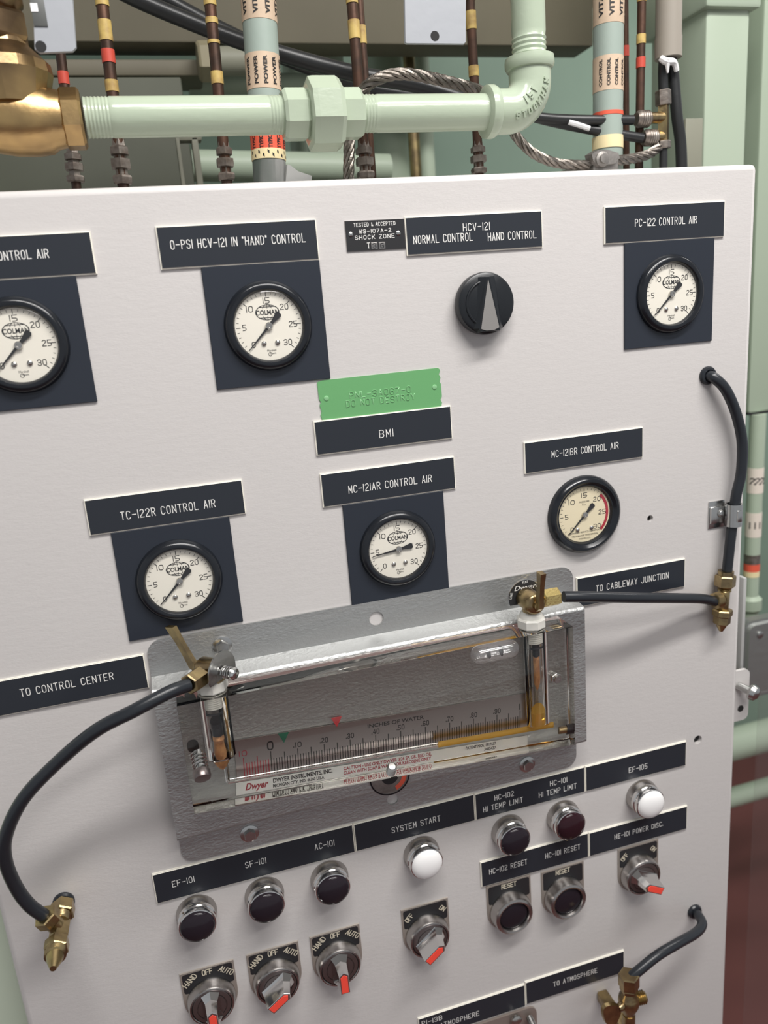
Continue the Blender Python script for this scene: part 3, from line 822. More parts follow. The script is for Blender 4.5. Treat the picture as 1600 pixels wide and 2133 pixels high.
m = MB(); m.tube([nut_l, at(352, 1442, -76), at(280, 1480, -82), at(200, 1522, -77), at(120, 1588, -66), at(50, 1662, -62), at(14, 1735, -58), at(11, 1790, -54), at(32, 1845, -48), at(62, 1886, -44), hs], 5.8, 18, sub=10)
tag(m.build('air_hose', M['rubber'], None, hs), 'black hose looping left from the manometer down to the lower left tee', 'hose')

# ================================================================ MANOMETER
OX, OZ = 170, -410
mano = thing('inclined_manometer', (OX, 0, OZ), 'clear acrylic inclined manometer on grey hammered plate with brass valves, reading inches of water', 'manometer')
# folded plate: top flange on the panel, raised middle, lower flange on the panel
XL, XR, ZT, ZB = -51.0, 388.5, at(783, 1250).z, -516.0
zA, zB = -310.8, -313.5       # upper bend
zC, zD = -474.5, -477.0       # lower bend
r = 14; nseg = 6
holes = [(at(783, 1287), 7.4), (at(817, 1663), 6.4)]


def plate_strip(z0, z1, y, top=False):
    """outline of a flange with two rounded corners"""
    if top: return rrect(XL, z0, XR, z1, r, nseg, (0, 0, 1, 1))
    return rrect(XL, z0, XR, z1, r, nseg, (1, 1, 0, 0))


TH = 1.6
m = MB()
m.prism(plate_strip(zA, ZT, 0, True), -.4, -.4 - TH)
m.prism(plate_strip(ZB, zD, 0, False), -.4, -.4 - TH)
# bends and raised face as one bent strip
prof = [(zA, -.4 - TH), (zA - .6, -3.4), (zB - .5, -21.5), (zB - 1.6, -24), (zB - 4, -25), (zC + 4, -25), (zC + 1.6, -24), (zC + .3, -21.5), (zD + .4, -3.4), (zD, -.4 - TH)]
back = [(zD, -.4), (zD + 2, -3), (zC + 2, -20.5), (zC + 4.5, -23.4), (zB - 4.5, -23.4), (zB + 1 - 3, -20.5), (zA - 2.4, -3), (zA - 1.6, -.4)]
m.loft([[V((XL, y, z)) for z, y in prof + back], [V((XR, y, z)) for z, y in prof + back]])
pl = m.build('mounting_plate', M['hammer'], mano, angle=50)
cut = MB()
for p, hr in holes: cut.cyl((p.x, -10, p.z), (p.x, 5, p.z), hr, n=24)
co = cut.build('cut', M['hammer'], mano)
bpy.context.view_layer.update()
md = pl.modifiers.new('b', 'BOOLEAN'); md.object = co; md.operation = 'DIFFERENCE'; md.solver = 'EXACT'
dg = bpy.context.evaluated_depsgraph_get(); me = bpy.data.meshes.new_from_object(pl.evaluated_get(dg))
pl.modifiers.clear(); pl.data = me; bpy.data.objects.remove(co)
for pf in me.polygons: pf.use_smooth = max(abs(c) for c in pf.normal) < .999
for (u, v, yy) in ((463, 1345, 0), (520, 1736, 0), (1098, 1592, 0)):
    p = at(u, v, -2)
    m = MB(); m.lathe([(9.5, 0), (9.5, 1.0), (9.0, 1.3)], (p.x, -1.9, p.z), (0, -1, 0), 28); m.hexn((p.x, -3, p.z), (p.x, -7.5, p.z), 6.4); m.build('hex_bolt', M['steel'], mano)
# mauve film left on the raised face
# round maker's badge on the lower part
p = at(812, 1617, -26); m = MB(); m.lathe([(21.5, 0), (21.5, 1.4), (20, 1.6)], (p.x, -25, p.z), (0, -1, 0), 48, caps=False)
bd = m.build('badge_rim', M['ring_black'], mano)
m = MB(); m.poly([(x, -26.3, z) for x, z in disc(p.x, p.z, 20.8, 40)]); bf = m.build('badge_face', M['galv'], bd)
m = MB(); m.polys(annulus(p.x, p.z, 13, 18, 290, 350, 24), flat(-26.5)); m.build('badge_ring', M['redlabel'], bd)
m = MB(); m.polys(annulus(p.x, p.z, 2, 9, 0, 360, 24), flat(-26.5)); m.build('badge_centre', M['ink'], bd)

# acrylic block
BT = -318.5
_c = [at(406, 1696, FRONT), at(1199, 1551, FRONT), at(1186, 1303, FRONT), at(367, 1475, FRONT)]
BT = (at(367, 1475, FRONT).z + at(800, 1385, FRONT).z + at(1094, 1322, FRONT).z) / 3
blk = [((_c[0].x + _c[3].x) / 2, _c[0].z), (_c[1].x, _c[1].z), (_c[1].x, BT), ((_c[0].x + _c[3].x) / 2, BT)]
m = MB()
m.prism(blk, -27, FRONT)
bm_ = m.bm
bmesh.ops.bevel(bm_, geom=list(bm_.edges), offset=.7, segments=2, affect='EDGES', profile=.5)
block = m.build('acrylic_block', M['acrylic'], mano, angle=30)

# scale plate behind the block, ticks
A = atg(511, 1577, -26.8); B = atg(1080, 1480, -26.8)
e = (V((B.x, B.z)) - V((A.x, A.z))); Ls = e.length; e.normalize(); nrm = V((-e.y, e.x))
s0 = Ls / 11.0
O0 = V((A.x, A.z)) + e * s0        # top of the zero tick


def SC(s, t):
    return O0 + e * s + nrm * t


def scp(s0_, t0, s1_, t1):
    return [tuple(SC(s0_, t0)), tuple(SC(s1_, t0)), tuple(SC(s1_, t1)), tuple(SC(s0_, t1))]


TLc = atg(492, 1544, -26.8); BLc = atg(494, 1622, -26.8); TRc = atg(1094, 1449, -26.8)
sL = (V((TLc.x, TLc.z)) - O0).dot(e); tT = (V((TLc.x, TLc.z)) - O0).dot(nrm); tB = (V((BLc.x, BLc.z)) - O0).dot(nrm); sR = (V((TRc.x, TRc.z)) - O0).dot(e)
m = MB(); m.prism(scp(sL, tB, sR, tT), -25.6, -26.5); scale = m.build('scale_plate', M['scale'], mano)
mk, mr = MB(), MB()
for k in range(-10, 101):
    s = k / 10 * s0
    ln = -20.0
    t0 = 0 if k % 10 == 0 else (-.6 if k % 5 == 0 else -5.5)
    if k == 0: t0 = 2.0
    (mr if k < 0 else mk).polys([scp(s - .42, ln, s + .42, t0)], flat(-26.62))


def sctext(mb, txt, s, t, hw, h, sw):
    mb.polys(stroke_text(txt, s - hw, s + hw, t, h, sw), lambda x, z: (SC(x, z).x, -26.64, SC(x, z).y))


sctext(mk, '0', 0, 3.6, 2.4, 7.6, 1.3)
for k in range(1, 10): sctext(mk, '.%d0' % k, k * s0, 1.6, 3.6, 4.6, .75)
sctext(mk, '1', 10 * s0, 1.6, .4, 5.6, .9)
sctext(mr, '10', -s0, 1.8, 3.4, 4.8, .7)
mk.polys(font_text('INCHES OF WATER', 3.7 * s0, 5.95 * s0, 8.6, 4.0, bold=.02), lambda x, z: (SC(x, z).x, -26.64, SC(x, z).y))
mk.build('black_graduations', M['ink'], scale); mr.build('red_graduations', M['redink'], scale)
# pointers
for (u, v, c, nme) in ((594, 1535, M['green_tag'], 'green_pointer'), (703, 1503, M['redink'], 'red_pointer')):
    q = atg(u, v, -27); s = (V((q.x, q.z)) - O0).dot(e); t = (V((q.x, q.z)) - O0).dot(nrm)
    m = MB(); m.prism([tuple(SC(s - 5.2, t + 4)), tuple(SC(s, t - 6)), tuple(SC(s + 5.2, t + 4))], -26.5, -26.9)
    m.build(nme, mat(nme + '_paint', (0.02, .16, .10) if 'green' in nme else (.60, .06, .07), .4), mano)
# maker's label strip
LT = atg(496, 1628, -26.8); LBp = atg(496, 1652, -26.8); RT_ = atg(1095, 1529, -26.8); RB = atg(1095, 1548, -26.8)
m = MB(); m.prism([(LBp.x, LBp.z), (RB.x, RB.z), (RT_.x, RT_.z), (LT.x, LT.z)], -25.6, -26.5); lab = m.build('maker_label', M['whitelabel'], mano)
e2 = (V((RB.x, RB.z)) - V((LBp.x, LBp.z))).normalized(); n2 = V((-e2.y, e2.x)); O2 = V((LBp.x, LBp.z))
L2 = lambda x, z: ((O2 + e2 * x + n2 * z).x, -26.62, (O2 + e2 * x + n2 * z).y)
sg = lambda u, v: (V((atg(u, v, -26.6).x, atg(u, v, -26.6).z)) - O2).dot(e2)
HH = (V((LT.x, LT.z)) - O2).dot(n2)
m = MB(); m.polys(font_text('Dwyer', sg(515, 1640), sg(563, 1632), HH * .30, HH * .58, shear=.35, bold=.03), L2)
m.polys(font_text('CAUTION - USE ONLY DWYER .826 SP. GR. RED OIL', sg(717, 1600), sg(898, 1570), HH * .56, 3.5, bold=.03), L2)
m.polys(font_text('CLEAN WITH SOAP & WATER, OR KEROSENE ONLY', sg(717, 1606), sg(897, 1578), HH * .18, 3.5, bold=.03), L2)
m.build('red_print', M['redink'], lab)
m = MB(); m.polys(font_text('DWYER INSTRUMENTS, INC.', sg(572, 1622), sg(694, 1604), HH * .54, 4.3, bold=.035), L2)
m.polys(font_text('MICHIGAN CITY, IND. 46360 U.S.A.', sg(572, 1632), sg(678, 1616), HH * .14, 3.3, bold=.03), L2)
m.polys(font_text('PATENT NOS. 1917637', sg(968, 1556), sg(1030, 1546), HH * .54, 3.2, bold=.03), L2); m.polys(font_text('3485437', sg(1006, 1552), sg(1030, 1552), HH * .16, 3.2, bold=.03), L2)
m.build('black_print', M['ink'], lab)

# wells, floats, bores
YW = -43.5
# left well
w0 = atg(452, 1500, YW); wxl = w0.x; zlb = atg(460, 1574, YW).z
m = MB(); m.lathe([(13.4, 0), (13.4, -(zlb - BT) - 2), (11.5, -(zlb - BT)), (3, -(zlb - BT) + .5)], (wxl, YW, BT - 2), (0, 0, -1), 40); m.build('left_well', M['cavity'], mano)
m = MB(); zf = atg(458, 1515, YW).z; m.lathe([(8.6, 0), (8.6, 4), (7.6, 4.6), (8.2, 6.4), (8.2, 12), (6.4, 13)], (wxl, YW, zf + 4), (0, 0, -1), 24); fl = m.build('rubber_stopper', M['rubber'], mano)
zf2 = zf - 9
m = MB(); m.lathe([(6.5, 0), (8.6, 3), (7.4, 8), (8.0, 13), (9.0, 18), (7.4, 24), (4.0, 30), (1, 33), (0, 33.5)], (wxl, YW, zf2), (0, 0, -1), 14); m.build('copper_float', M['float'], mano)
# narrow tube down and the inclined bore
blx = atg(477, 1626, YW)
bl = V((wxl + 3, YW, zlb + 1)); bb = V((blx.x, YW, blx.z))
m = MB(); m.tube([bl, bb], 2.2, 12, straight=True); m.build('down_bore', M['cavity'], mano)
br = atg(1150, 1508, YW)
mid = bb + (br - bb) * .62
m = MB(); m.tube([bb, mid], 2.6, 12, straight=True); m.build('clear_bore', M['cavity'], mano)
m = MB(); m.tube([mid, br], 3.2, 12, straight=True); m.build('oil_bore', M['oil'], mano)
# right well
w1 = atg(1117, 1420, YW); wxr = w1.x; zrb = atg(1122, 1508, YW).z
m = MB(); m.lathe([(13.0, 0), (13.0, -(zrb - BT) - 4), (8, -(zrb - BT) - 2)], (wxr, YW, BT - 2), (0, 0, -1), 40); m.build('right_well', M['cavity'], mano)
zo = atg(1120, 1480, YW).z
m = MB(); m.lathe([(12.4, 0), (12.4, zo - zrb), (7, zo - zrb + 1)], (wxr, YW, zo), (0, 0, -1), 32); m.build('amber_oil', M['oil'], mano)
zf = atg(1115, 1360, YW).z
m = MB(); m.lathe([(6.6, 0), (6.6, 4), (5.6, 4.6), (6.2, 6.4), (6.2, 10), (5, 11)], (wxr, YW, zf + 5), (0, 0, -1), 24); m.build('rubber_stopper', M['rubber'], mano)
m = MB(); m.lathe([(5.2, 0), (5.8, 4), (5.6, 20), (5.9, 24), (5.0, 30), (3, 34), (.8, 38), (0, 38.4)], (wxr, YW, zf - 6), (0, 0, -1), 14); m.build('copper_float', M['float'], mano)
m = MB(); m.lathe([(6, 0), (5.4, 3), (3.2, 6), (0, 7)], (wxr, YW, zrb + 3), (0, 0, 1), 20); m.build('oil_dome', M['oil'], mano)
# right side plug and screws
p = at(1170, 1510, -47)
m = MB(); m.cyl((340, YW, p.z - 2), (349, YW, p.z - 3), 4.0); m.build('plug_stem', M['brass'], mano)
m = MB(); m.cyl((349, YW, p.z - 3), (355.5, YW, p.z - 3.5), 5.6); m.build('plug_seal', M['rubber'], mano)
p = at(1155, 1409, FRONT)
m = MB(); m.hexn((p.x, FRONT, p.z), (p.x, FRONT - 5, p.z), 5.6); m.cyl((p.x, FRONT - 5, p.z), (p.x, FRONT - 8, p.z), 3.6); m.build('block_screw', M['screw'], mano)
p = at(813, 1606, -58)
m = MB(); prof = []
for k in range(8): prof += [(4.2, k * 1.5), (4.8, k * 1.5 + .75)]
m.lathe(prof + [(3.2, 13), (0, 13.2)], (p.x, FRONT, p.z), V((0, -.55, .83)), 18); m.build('threaded_stud', M['screw'], mano)
# zero adjusting screw at the left
p = at(412, 1566, FRONT)
zk = V((p.x, FRONT, p.z)); ad = V((0.05, -.84, -.54)).normalized()
m = MB(); m.cyl(zk, zk + ad * 20, 4.6); m.build('adjusting_stem', M['steel'], mano)
m = MB(); prof = []
pts = [zk + ad * (2 + 14 * k / 60) + (MB.frame(ad)[0] * math.cos(k / 60 * 8 * PI) + MB.frame(ad)[1] * math.sin(k / 60 * 8 * PI)) * 6.3 for k in range(61)]
m.tube(pts, .8, 6, straight=True); m.build('spring', M['steel'], mano)
m = MB(); m.lathe([(7, 0), (7.6, 1.5), (7.6, 6), (7, 8), (0, 8.4)], zk + ad * 18, ad, 24); m.build('adjusting_knob', M['brownmetal'], mano)
# slot above the screw
p = at(407, 1540, -25)
m = MB(); m.prism(rrect(p.x - 5, p.z - 6, p.x + 5, p.z + 6, 4.5), -24.9, -25.3); m.build('adjusting_slot', M['dark'], mano)
# level vial
a, b = at(990, 1359, FRONT - 4), at(1060, 1345, FRONT - 4)
d = (b - a).normalized()
m = MB(); prof = [(0, 0)] + [(9.0 * math.sin(t), 9.0 * (1 - math.cos(t))) for t in [PI / 2 * k / 8 for k in range(1, 9)]]
Lv = (b - a).length + 14
prof += [(9.0 * math.sin(t), Lv - 9.0 * (1 - math.cos(t))) for t in [PI / 2 * (8 - k) / 8 for k in range(0, 8)]] + [(0, Lv)]
ov = V((0, -6.5, 0)); a2 = a - d * 7 + ov
m.lathe(prof, a2, d, 32); vial = m.build('level_vial', M['vial'], mano)
m = MB(); m.lathe([(0, 0), (4.0, 2), (4.8, 6), (4.8, Lv - 18), (4.0, Lv - 14), (0, Lv - 12)], a2 + d * 6 + V((0, -.2, .5)), d, 20); m.build('liquid', M['vial'], vial)
for k in (.36, .62):
    m = MB(); m.lathe([(5.2, 0), (5.4, .3), (5.2, .6)], a2 + d * Lv * k, d, 24); m.build('level_mark', M['ink'], vial)
m = MB(); m.box((a.x - 4, FRONT - 2.5, a.z + 3), (b.x + 4, FRONT - .2, a.z + 13), bev=.8); m.build('vial_clip', M['lens'], mano)


# brass valves
def valve(C, a, dialface, lean=1.0):
    """C: valve centre; a: turn about the vertical (0: handle toward the viewer, hose to the right)"""
    Rm = Matrix.Rotation(a, 3, 'Z'); F = lambda x, y, z: C + Rm @ V((x, y, z))
    D = lambda x, y, z: Rm @ V((x, y, z))
    m = MB(); m.lathe([(9.0, -12.5), (10.8, -11), (10.8, 9), (9.6, 11), (8, 12)], C, D(0, -1, 0), 28); m.lathe([(8.2, 0), (8.8, -8), (7.6, -22)], F(0, 0, 0), V((0, 0, 1)), 24)
    m.lathe([(5.4, 5), (5.4, 16)], C, D(1, 0, 0), 16)
    vb = m.build('valve_body', M['brass'], mano)
    m = MB(); m.hexn(F(12, 0, 0), F(30, 0, 0), 9.6); m.build('hose_nut', M['brass_bright'] if a == 0 else M['brass'], vb)
    m = MB(); m.lathe([(4.4, 11), (4.4, 17), (3.2, 17.4)], C, D(0, -1, 0), 16)
    # blade: runs out from the stem then sweeps up
    path = [(0, -14, -5), (0, -19, 0), (0, -19 - 5 * lean, 9), (0, -19 - 12 * lean, 22), (0, -19 - 21 * lean, 37)]
    rings = []
    for i, (x, y, z) in enumerate(path):
        hw = (2.4, 2.6, 2.4, 2.4, 2.8)[i]; th = (3.5, 6.0, 5.0, 4.6, 6.0)[i]
        rings.append([F(x - hw, y - th * .6, z), F(x + hw, y - th * .6, z), F(x + hw, y + th * .9, z + .6), F(x - hw, y + th * .9, z + .6)])
    m.loft(rings); m.build('valve_handle', M['brass'], vb, angle=30)
    # half-round dial behind
    pts = [(19.0 * math.cos(t), 19.0 * math.sin(t)) for t in [math.radians(-20 + 220 * k / 30) for k in range(31)]]
    m = MB(); r0 = [F(x, 13.2, z) for x, z in pts]; r1 = [F(x, 12.2, z) for x, z in pts]
    m.loft([r0, r1]); dl = m.build('valve_dial', M['steel'], vb, angle=30)
    if dialface:
        m = MB(); m.poly([F(x * .955, 12.0, z * .955) for x, z in pts]); m.build('dial_face', M['legend_black'], dl)
        m = MB(); m.polys(font_text('Dwyer', -12, 12, 8.5, 5.2, shear=.3), lambda x, z: F(x, 11.8, z))
        for s, deg in (('LINE', 75), ('VENT', 0), ('CLOSED', -62)):
            t = math.radians(deg); hw = .8 * len(s)
            m.polys(stroke_text(s, -hw, hw, -1.0, 2.2, .35), lambda x, z, t=t: F((x * math.cos(t) - z * math.sin(t)) - 16.2 * math.sin(t), 11.8, (x * math.sin(t) + z * math.cos(t)) + 16.2 * math.cos(t)))
        m.build('dial_print', M['letter'], dl)
    m = MB(); m.cyl(F(0, 10, 0), F(0, 27, 0), 2.4)
    P = [F(5 * math.cos(k / 48 * 8 * PI), 15 + 9 * k / 48, 5 * math.sin(k / 48 * 8 * PI)) for k in range(49)]
    m.tube(P, .8, 6, straight=True); m.build('spring', M['steel'], vb)
    m = MB(); m.lathe([(5.6, 0), (5.8, 2), (4.4, 4), (0, 4.8)], F(0, 24, 0), D(0, 1, 0), 22); m.build('dial_screw', M['chrome'], vb)
    # nylon bushing, thread, o-ring
    return vb


vl = valve(V((wxl + 1, -44.5, VL.z)), math.radians(-132), False)
vr = valve(V((wxr, -44.5, VR.z)), 0.0, True, .3)
for wx in (wxl, wxr):
    nm = 'nylon_bushing'
    m = MB(); m.hexn((wx, YW, BT + 1), (wx, YW, BT + 12), 14.6, n=8)
    m.lathe([(12, 0), (11, 4), (9, 7)], (wx, YW, BT + 11.5), (0, 0, 1), 24)
    bu = m.build(nm, M['nylon'], mano)
    m = MB(); prof = [(12, 0)]
    for k in range(7): prof += [(11.6, k * 1.9 + .4), (12.6, k * 1.9 + 1.3)]
    m.lathe(prof + [(11, 14)], (wx, YW, BT), (0, 0, -1), 24); m.build('bushing_thread', M['nylon'], bu)
    m = MB(); m.tube([(wx + 12.2 * math.cos(t), YW + 12.2 * math.sin(t), BT - 17.5) for t in [2 * PI * k / 28 for k in range(29)]], .9, 8, straight=True); m.build('o_ring', M['rubber'], bu)

# ================================================================ LOWER RIGHT VALVE AND BRACKET
Cv = at(1310, 2084, -60)
o = thing('brass_valve', Cv, 'brass petcock with a wing handle at the bottom right', 'valve')
m = MB(); m.lathe([(6, -22), (8, -14), (11.5, -6), (12.4, 0), (11.5, 6), (8, 13), (7.5, 20)], Cv, (0, 0, 1), 28); m.build('valve_body', M['brass'], o)
m = MB(); m.hexn(Cv + V((0, 0, 14)), Cv + V((0, 0, 20)), 10.5); m.hexn(Cv + V((0, 0, 20)), Cv + V((0, 0, 38)), 12); m.build('hose_nut', M['brass'], o)
m = MB(); prof = []
for k in range(5): prof += [(6.6, 9 + k * 2.2), (7.8, 10 + k * 2.2)]
m.lathe(prof + [(6, 21)], Cv, (1, -.1, 0), 20); m.build('threaded_outlet', M['brass'], o)
m = MB(); m.lathe([(4, 8), (5, 14), (3.5, 18)], Cv, V((-1, -.3, 0)), 16)
wing = [(-14, 2), (-20, 8), (-30, 12), (-37, 11), (-39, 5), (-37, -10), (-30, -22), (-22, -24), (-16, -12), (-13, -3)]
m.prism([(Cv.x + x, Cv.z + z) for x, z in chaikin(wing, True)], Cv.y - 3, Cv.y - 7, inset=.8); m.build('wing_handle', M['brass'], o)
m = MB(); m.cyl(Cv - V((0, 0, 60)), Cv - V((0, 0, 20)), 7.5); m.box((Cv.x - 7, Cv.y, Cv.z - 58), (Cv.x + 7, 0, Cv.z - 44), bev=2); m.build('valve_stem', M['brass'], o)
m = MB(); m.tube([(552.8, -3.2, -770), at(1456, 1908, -12), at(1463, 1925, -26), at(1450, 1943, -38), at(1412, 1965, -50), at(1370, 1990, -57), at(1335, 2018, -60), Cv + V((1, 0, 32))], 5.8, 16)
tag(m.build('air_hose', M['rubber'], None, (552.8, 0, -770)), 'short black hose at the lower right running down to the brass petcock', 'hose')
p = at(1117, 2098, -2); q = at(1040, 2120, -2)
o = thing('mounting_bracket', (p.x - 40, 0, p.z - 30), 'light brown metal bracket under the TO ATMOSPHERE plaques at the bottom edge', 'bracket')
m = MB(); m.prism(rrect(p.x - 150, -950, p.x, -833, 10), 0, -3); m.build('bracket_plate', mat('tan_metal', (0.34, 0.29, 0.26), .4, .5), o)
m = MB(); c = at(1104, 2122, -8); m.cyl((c.x, -6, c.z), (c.x, -22, c.z - 4), 4.5); m.build('stud', M['steel'], o)
m = MB(); c = at(1076, 2126, -8); m.lathe([(7, 0), (7, 3), (4.5, 4.5), (0, 5)], (c.x, -6, c.z), (0, -1, 0), 20); m.build('screw', M['screw'], o)

# ================================================================ PIPE RUN ABOVE THE PANEL
YP = 60
pa, pb = at(175, 236, YP), at(1060, 242, YP)
zP = (at(400, 234.5, YP).z + at(1000, 241, YP).z) / 2
cl = at(1104, 170, YP)
pipe = thing('painted_pipe', (cl.x, YP, zP), 'pale green painted pipe with union and elbow crossing above the control panel', 'pipe')
PX = lambda u, v=240: at(u, v, YP).x
RP = 16.4


def thread_prof(L, r, n):
    pr = []
    for k in range(n): pr += [(r * .975, L * k / n), (r * 1.02, L * (k + .5) / n)]
    return pr


A0, A1 = PX(178), PX(592)
m = MB(); L = A1 - A0
m.lathe([(RP * 1.0, 0)] + [(RP * (1.0 if k % 2 else .965), 2 + k * 1.5) for k in range(14)] + [(RP, 26), (RP, L - 16)] + [(RP * (1.0 if k % 2 else .965), L - 14 + k * 1.5) for k in range(9)] + [(RP, L)], (A0, YP, zP), (1, 0, 0), 40, caps=False)
m.build('pipe_section', M['greenpaint'], pipe)
B0, B1 = PX(752), PX(1040)
m = MB(); L = B1 - B0
m.lathe([(RP, 0)] + [(RP * (1.0 if k % 2 else .965), 1 + k * 1.5) for k in range(9)] + [(RP, 16), (RP, L)], (B0, YP, zP), (1, 0, 0), 40, caps=False)
m.build('pipe_section', M['greenpaint'], pipe)
u0, u1, u2, u3, u4 = PX(588), PX(634), PX(640), PX(708), PX(752)
m = MB(); rf = (0, .35, 1)
m.hexn((u0, YP, zP), (u2, YP, zP), 22.5, ref=rf, n=8); m.hexn((u3 - 2, YP, zP), (u4, YP, zP), 22.5, ref=rf, n=8)
m.lathe([(26, 0), (31, 1.5), (31.5, 6), (31.5, u3 - u2 - 4), (29, u3 - u2)], (u2, YP, zP), (1, 0, 0), 8, ref=(0, .5, .9))
un = m.build('union_fitting', M['greenpaint'], pipe, angle=25)
for f in un.data.polygons: f.use_smooth = False
# elbow
ex = cl.x; rb = 27
m = MB()
pts = [(ex - 46, YP, zP), (ex - rb, YP, zP)] + [(ex - rb + rb * math.sin(t), YP, zP + rb - rb * math.cos(t)) for t in [PI / 2 * k / 10 for k in range(1, 10)]] + [(ex, YP, zP + rb), (ex, YP, zP + 44)]
m.tube(pts, 20.5, 32, straight=True)
m.lathe([(20, 0), (23.6, 1.5), (24, 5), (24, 8), (22.5, 11), (20, 12)], (ex - 50, YP, zP), (1, 0, 0), 36)
m.lathe([(20, 0), (22.5, 1), (24, 4), (24, 8), (23.6, 11.5), (20, 12.5)], (ex, YP, zP + 36), (0, 0, 1), 36)
el = m.build('elbow', M['greenpaint'], pipe)
m = MB()
for row, (txt, rad, h) in enumerate((('151', 22, 5.5), ('STOCKHAM', 11, 5.0))):
    cxe, cze = ex - rb, zP + rb
    n = len(txt)
    for i, ch in enumerate(txt):
        th = math.radians(-45 + (i - (n - 1) / 2) * (15 if row == 0 else 11))
        rc = rb + (8 if row else -3); ux, uz = math.cos(th), math.sin(th)
        off = (rc - rb); yy = -math.sqrt(20.5 ** 2 - off ** 2)
        for P in stroke_text(ch, -1.6 if ch != '1' else -.1, 1.6 if ch != '1' else .1, -h / 2, h, 1.6):
            def f(x, z, lift=0.0):
                rr = rc - z; o_ = rr - rb; y_ = -math.sqrt(max(20.5 ** 2 - o_ ** 2, 1)) - lift
                return V((cxe + rr * ux - x * uz, YP + y_, cze + rr * uz + x * ux))
            b0 = [m.bm.verts.new(f(x, z, -.3)) for x, z in P]; b1 = [m.bm.verts.new(f(x, z, 1.3)) for x, z in P]
            for k in range(4): m._f([b0[k], b0[(k + 1) % 4], b1[(k + 1) % 4], b1[k]])
            m._f(b1)
m.build('raised_lettering', M['greenpaint'], el)
m = MB(); L = 1500 - zP - 40
m.lathe([(RP, 0)] + [(RP * (1.02 if k % 2 else .965), 8 + k * 2.2) for k in range(9)] + [(RP, 30), (RP, L)], (ex, YP, zP + 40), (0, 0, 1), 40, caps=False)
m.build('riser_pipe', M['greenpaint'], pipe)

# brass valve at the left end of the pipe
vx = PX(62); C = V((vx, YP, zP - 1))
o = thing('gate_valve', C, 'large cast brass valve with hexagon ends at the upper left', 'valve')
m = MB(); q = A0 - vx
m.lathe([(22, -q - 6), (23, -q + 2), (25, -q + 14), (28, -14), (28.5, 2), (27, 14), (24, q - 26), (22, q - 18)], C, (1, 0, 0), 40)
m.build('valve_body', M['brass_big'], o)
m = MB(); m.lathe([(21, q - 20), (24.5, q - 17), (24.5, q - 4), (22, q - 2)], C, (1, 0, 0), 8, ref=(0, -.38, .92)); m.build('end_hex', M['brass_big'], o, angle=20)
m = MB(); m.hexn(C + V((-q + 4, 0, 0)), C + V((-q - 16, 0, 0)), 24, n=8); m.build('end_hex', M['brass_big'], o, angle=20)
bx = V((at(20, 150, YP).x, YP, 0))
zv = lambda v: at(30, v, YP).z
m = MB()
m.lathe([(30, zP + 8 - zP), (33, 22), (36, 32), (35, 40), (27, 48), (21, 54), (20, 58)], V((vx - 12, YP, zP)), (0, 0, 1), 16)
m.build('bonnet', M['brass_big'], o, angle=20)
m = MB(); m.hexn(V((vx - 12, YP, zP + 56)), V((vx - 12, YP, zP + 78)), 24, ref=(.8, .6, 0)); m.build('bonnet_hex', M['brass_big'], o, angle=20)
m = MB(); m.lathe([(14, 76), (22, 84), (22, 96), (14, 102), (10, 110), (5, 116), (5, 170)], V((vx - 12, YP, zP)), (0, 0, 1), 20); m.build('stem_gland', M['brass_big'], o)
m = MB(); m.lathe([(0, 170), (8, 170), (8, 176), (0, 176)], V((vx - 12, YP, zP)), (0, 0, 1), 16)
m.tube([V((vx - 12 + 55 * math.cos(t), YP + 55 * math.sin(t), zP + 172)) for t in [2 * PI * k / 32 for k in range(33)]], 5, 10, straight=True)
for k in range(3): m.cyl(V((vx - 12, YP, zP + 172)), V((vx - 12 + 54 * math.cos(k * 2.094), YP + 54 * math.sin(k * 2.094), zP + 172)), 3.5)
m.build('hand_wheel', M['brass_big'], o)

# ================================================================ HANGING PLATES


def hplate(pts, hole, Y, label, extra=None):
    P = [at(u, v, Y) for u, v in pts]
    o = thing('hanging_plate', (sum(p.x for p in P) / len(P), Y, P[0].z), label, 'plate')
    m = MB(); m.prism([(p.x, p.z) for p in P], Y, Y - 2.5, inset=.5); m.build('plate', M['tagmetal'], o)
    c = at(*hole, Y - 2.5); m = MB(); m.poly([(x, Y - 2.62, z) for x, z in disc(c.x, c.z, 4.2, 18)]); m.build('screw_hole', M['dark'], o)
    return o


def px_down(u0, v0, u1, v1, Y):
    a, b = at(u0, v0, Y), at(u1, v1, Y)
    return a, b


o = hplate([(842, 90), (845, 93), (965, 94), (969, 90), (970, -160), (838, -160)], (906, 75), 30, 'pale grey metal plate with one hole hanging at the top centre')
o = hplate([(70, 52), (72, 104), (84, 113), (152, 110), (160, 102), (142, -160), (62, -160)], (85, 97), 22, 'pale grey metal plate with one hole hanging beside the brass valve')
a, b = at(60, -10, 19), at(100, 55, 19)
m = MB(); m.box((a.x, 18.6, b.z), (b.x, 19.4, a.z), bev=.1); m.build('dark_sticker', mat('grey_sticker', (.10, .105, .10), .5), o)
a, b = at(62, 6, 18), at(80, 24, 18)
m = MB(); m.box((a.x, 18.2, b.z), (b.x, 18.7, a.z)); m.build('white_square', M['whitelabel'], o)

# ================================================================ COPPER TUBES WITH TAPE BANDS


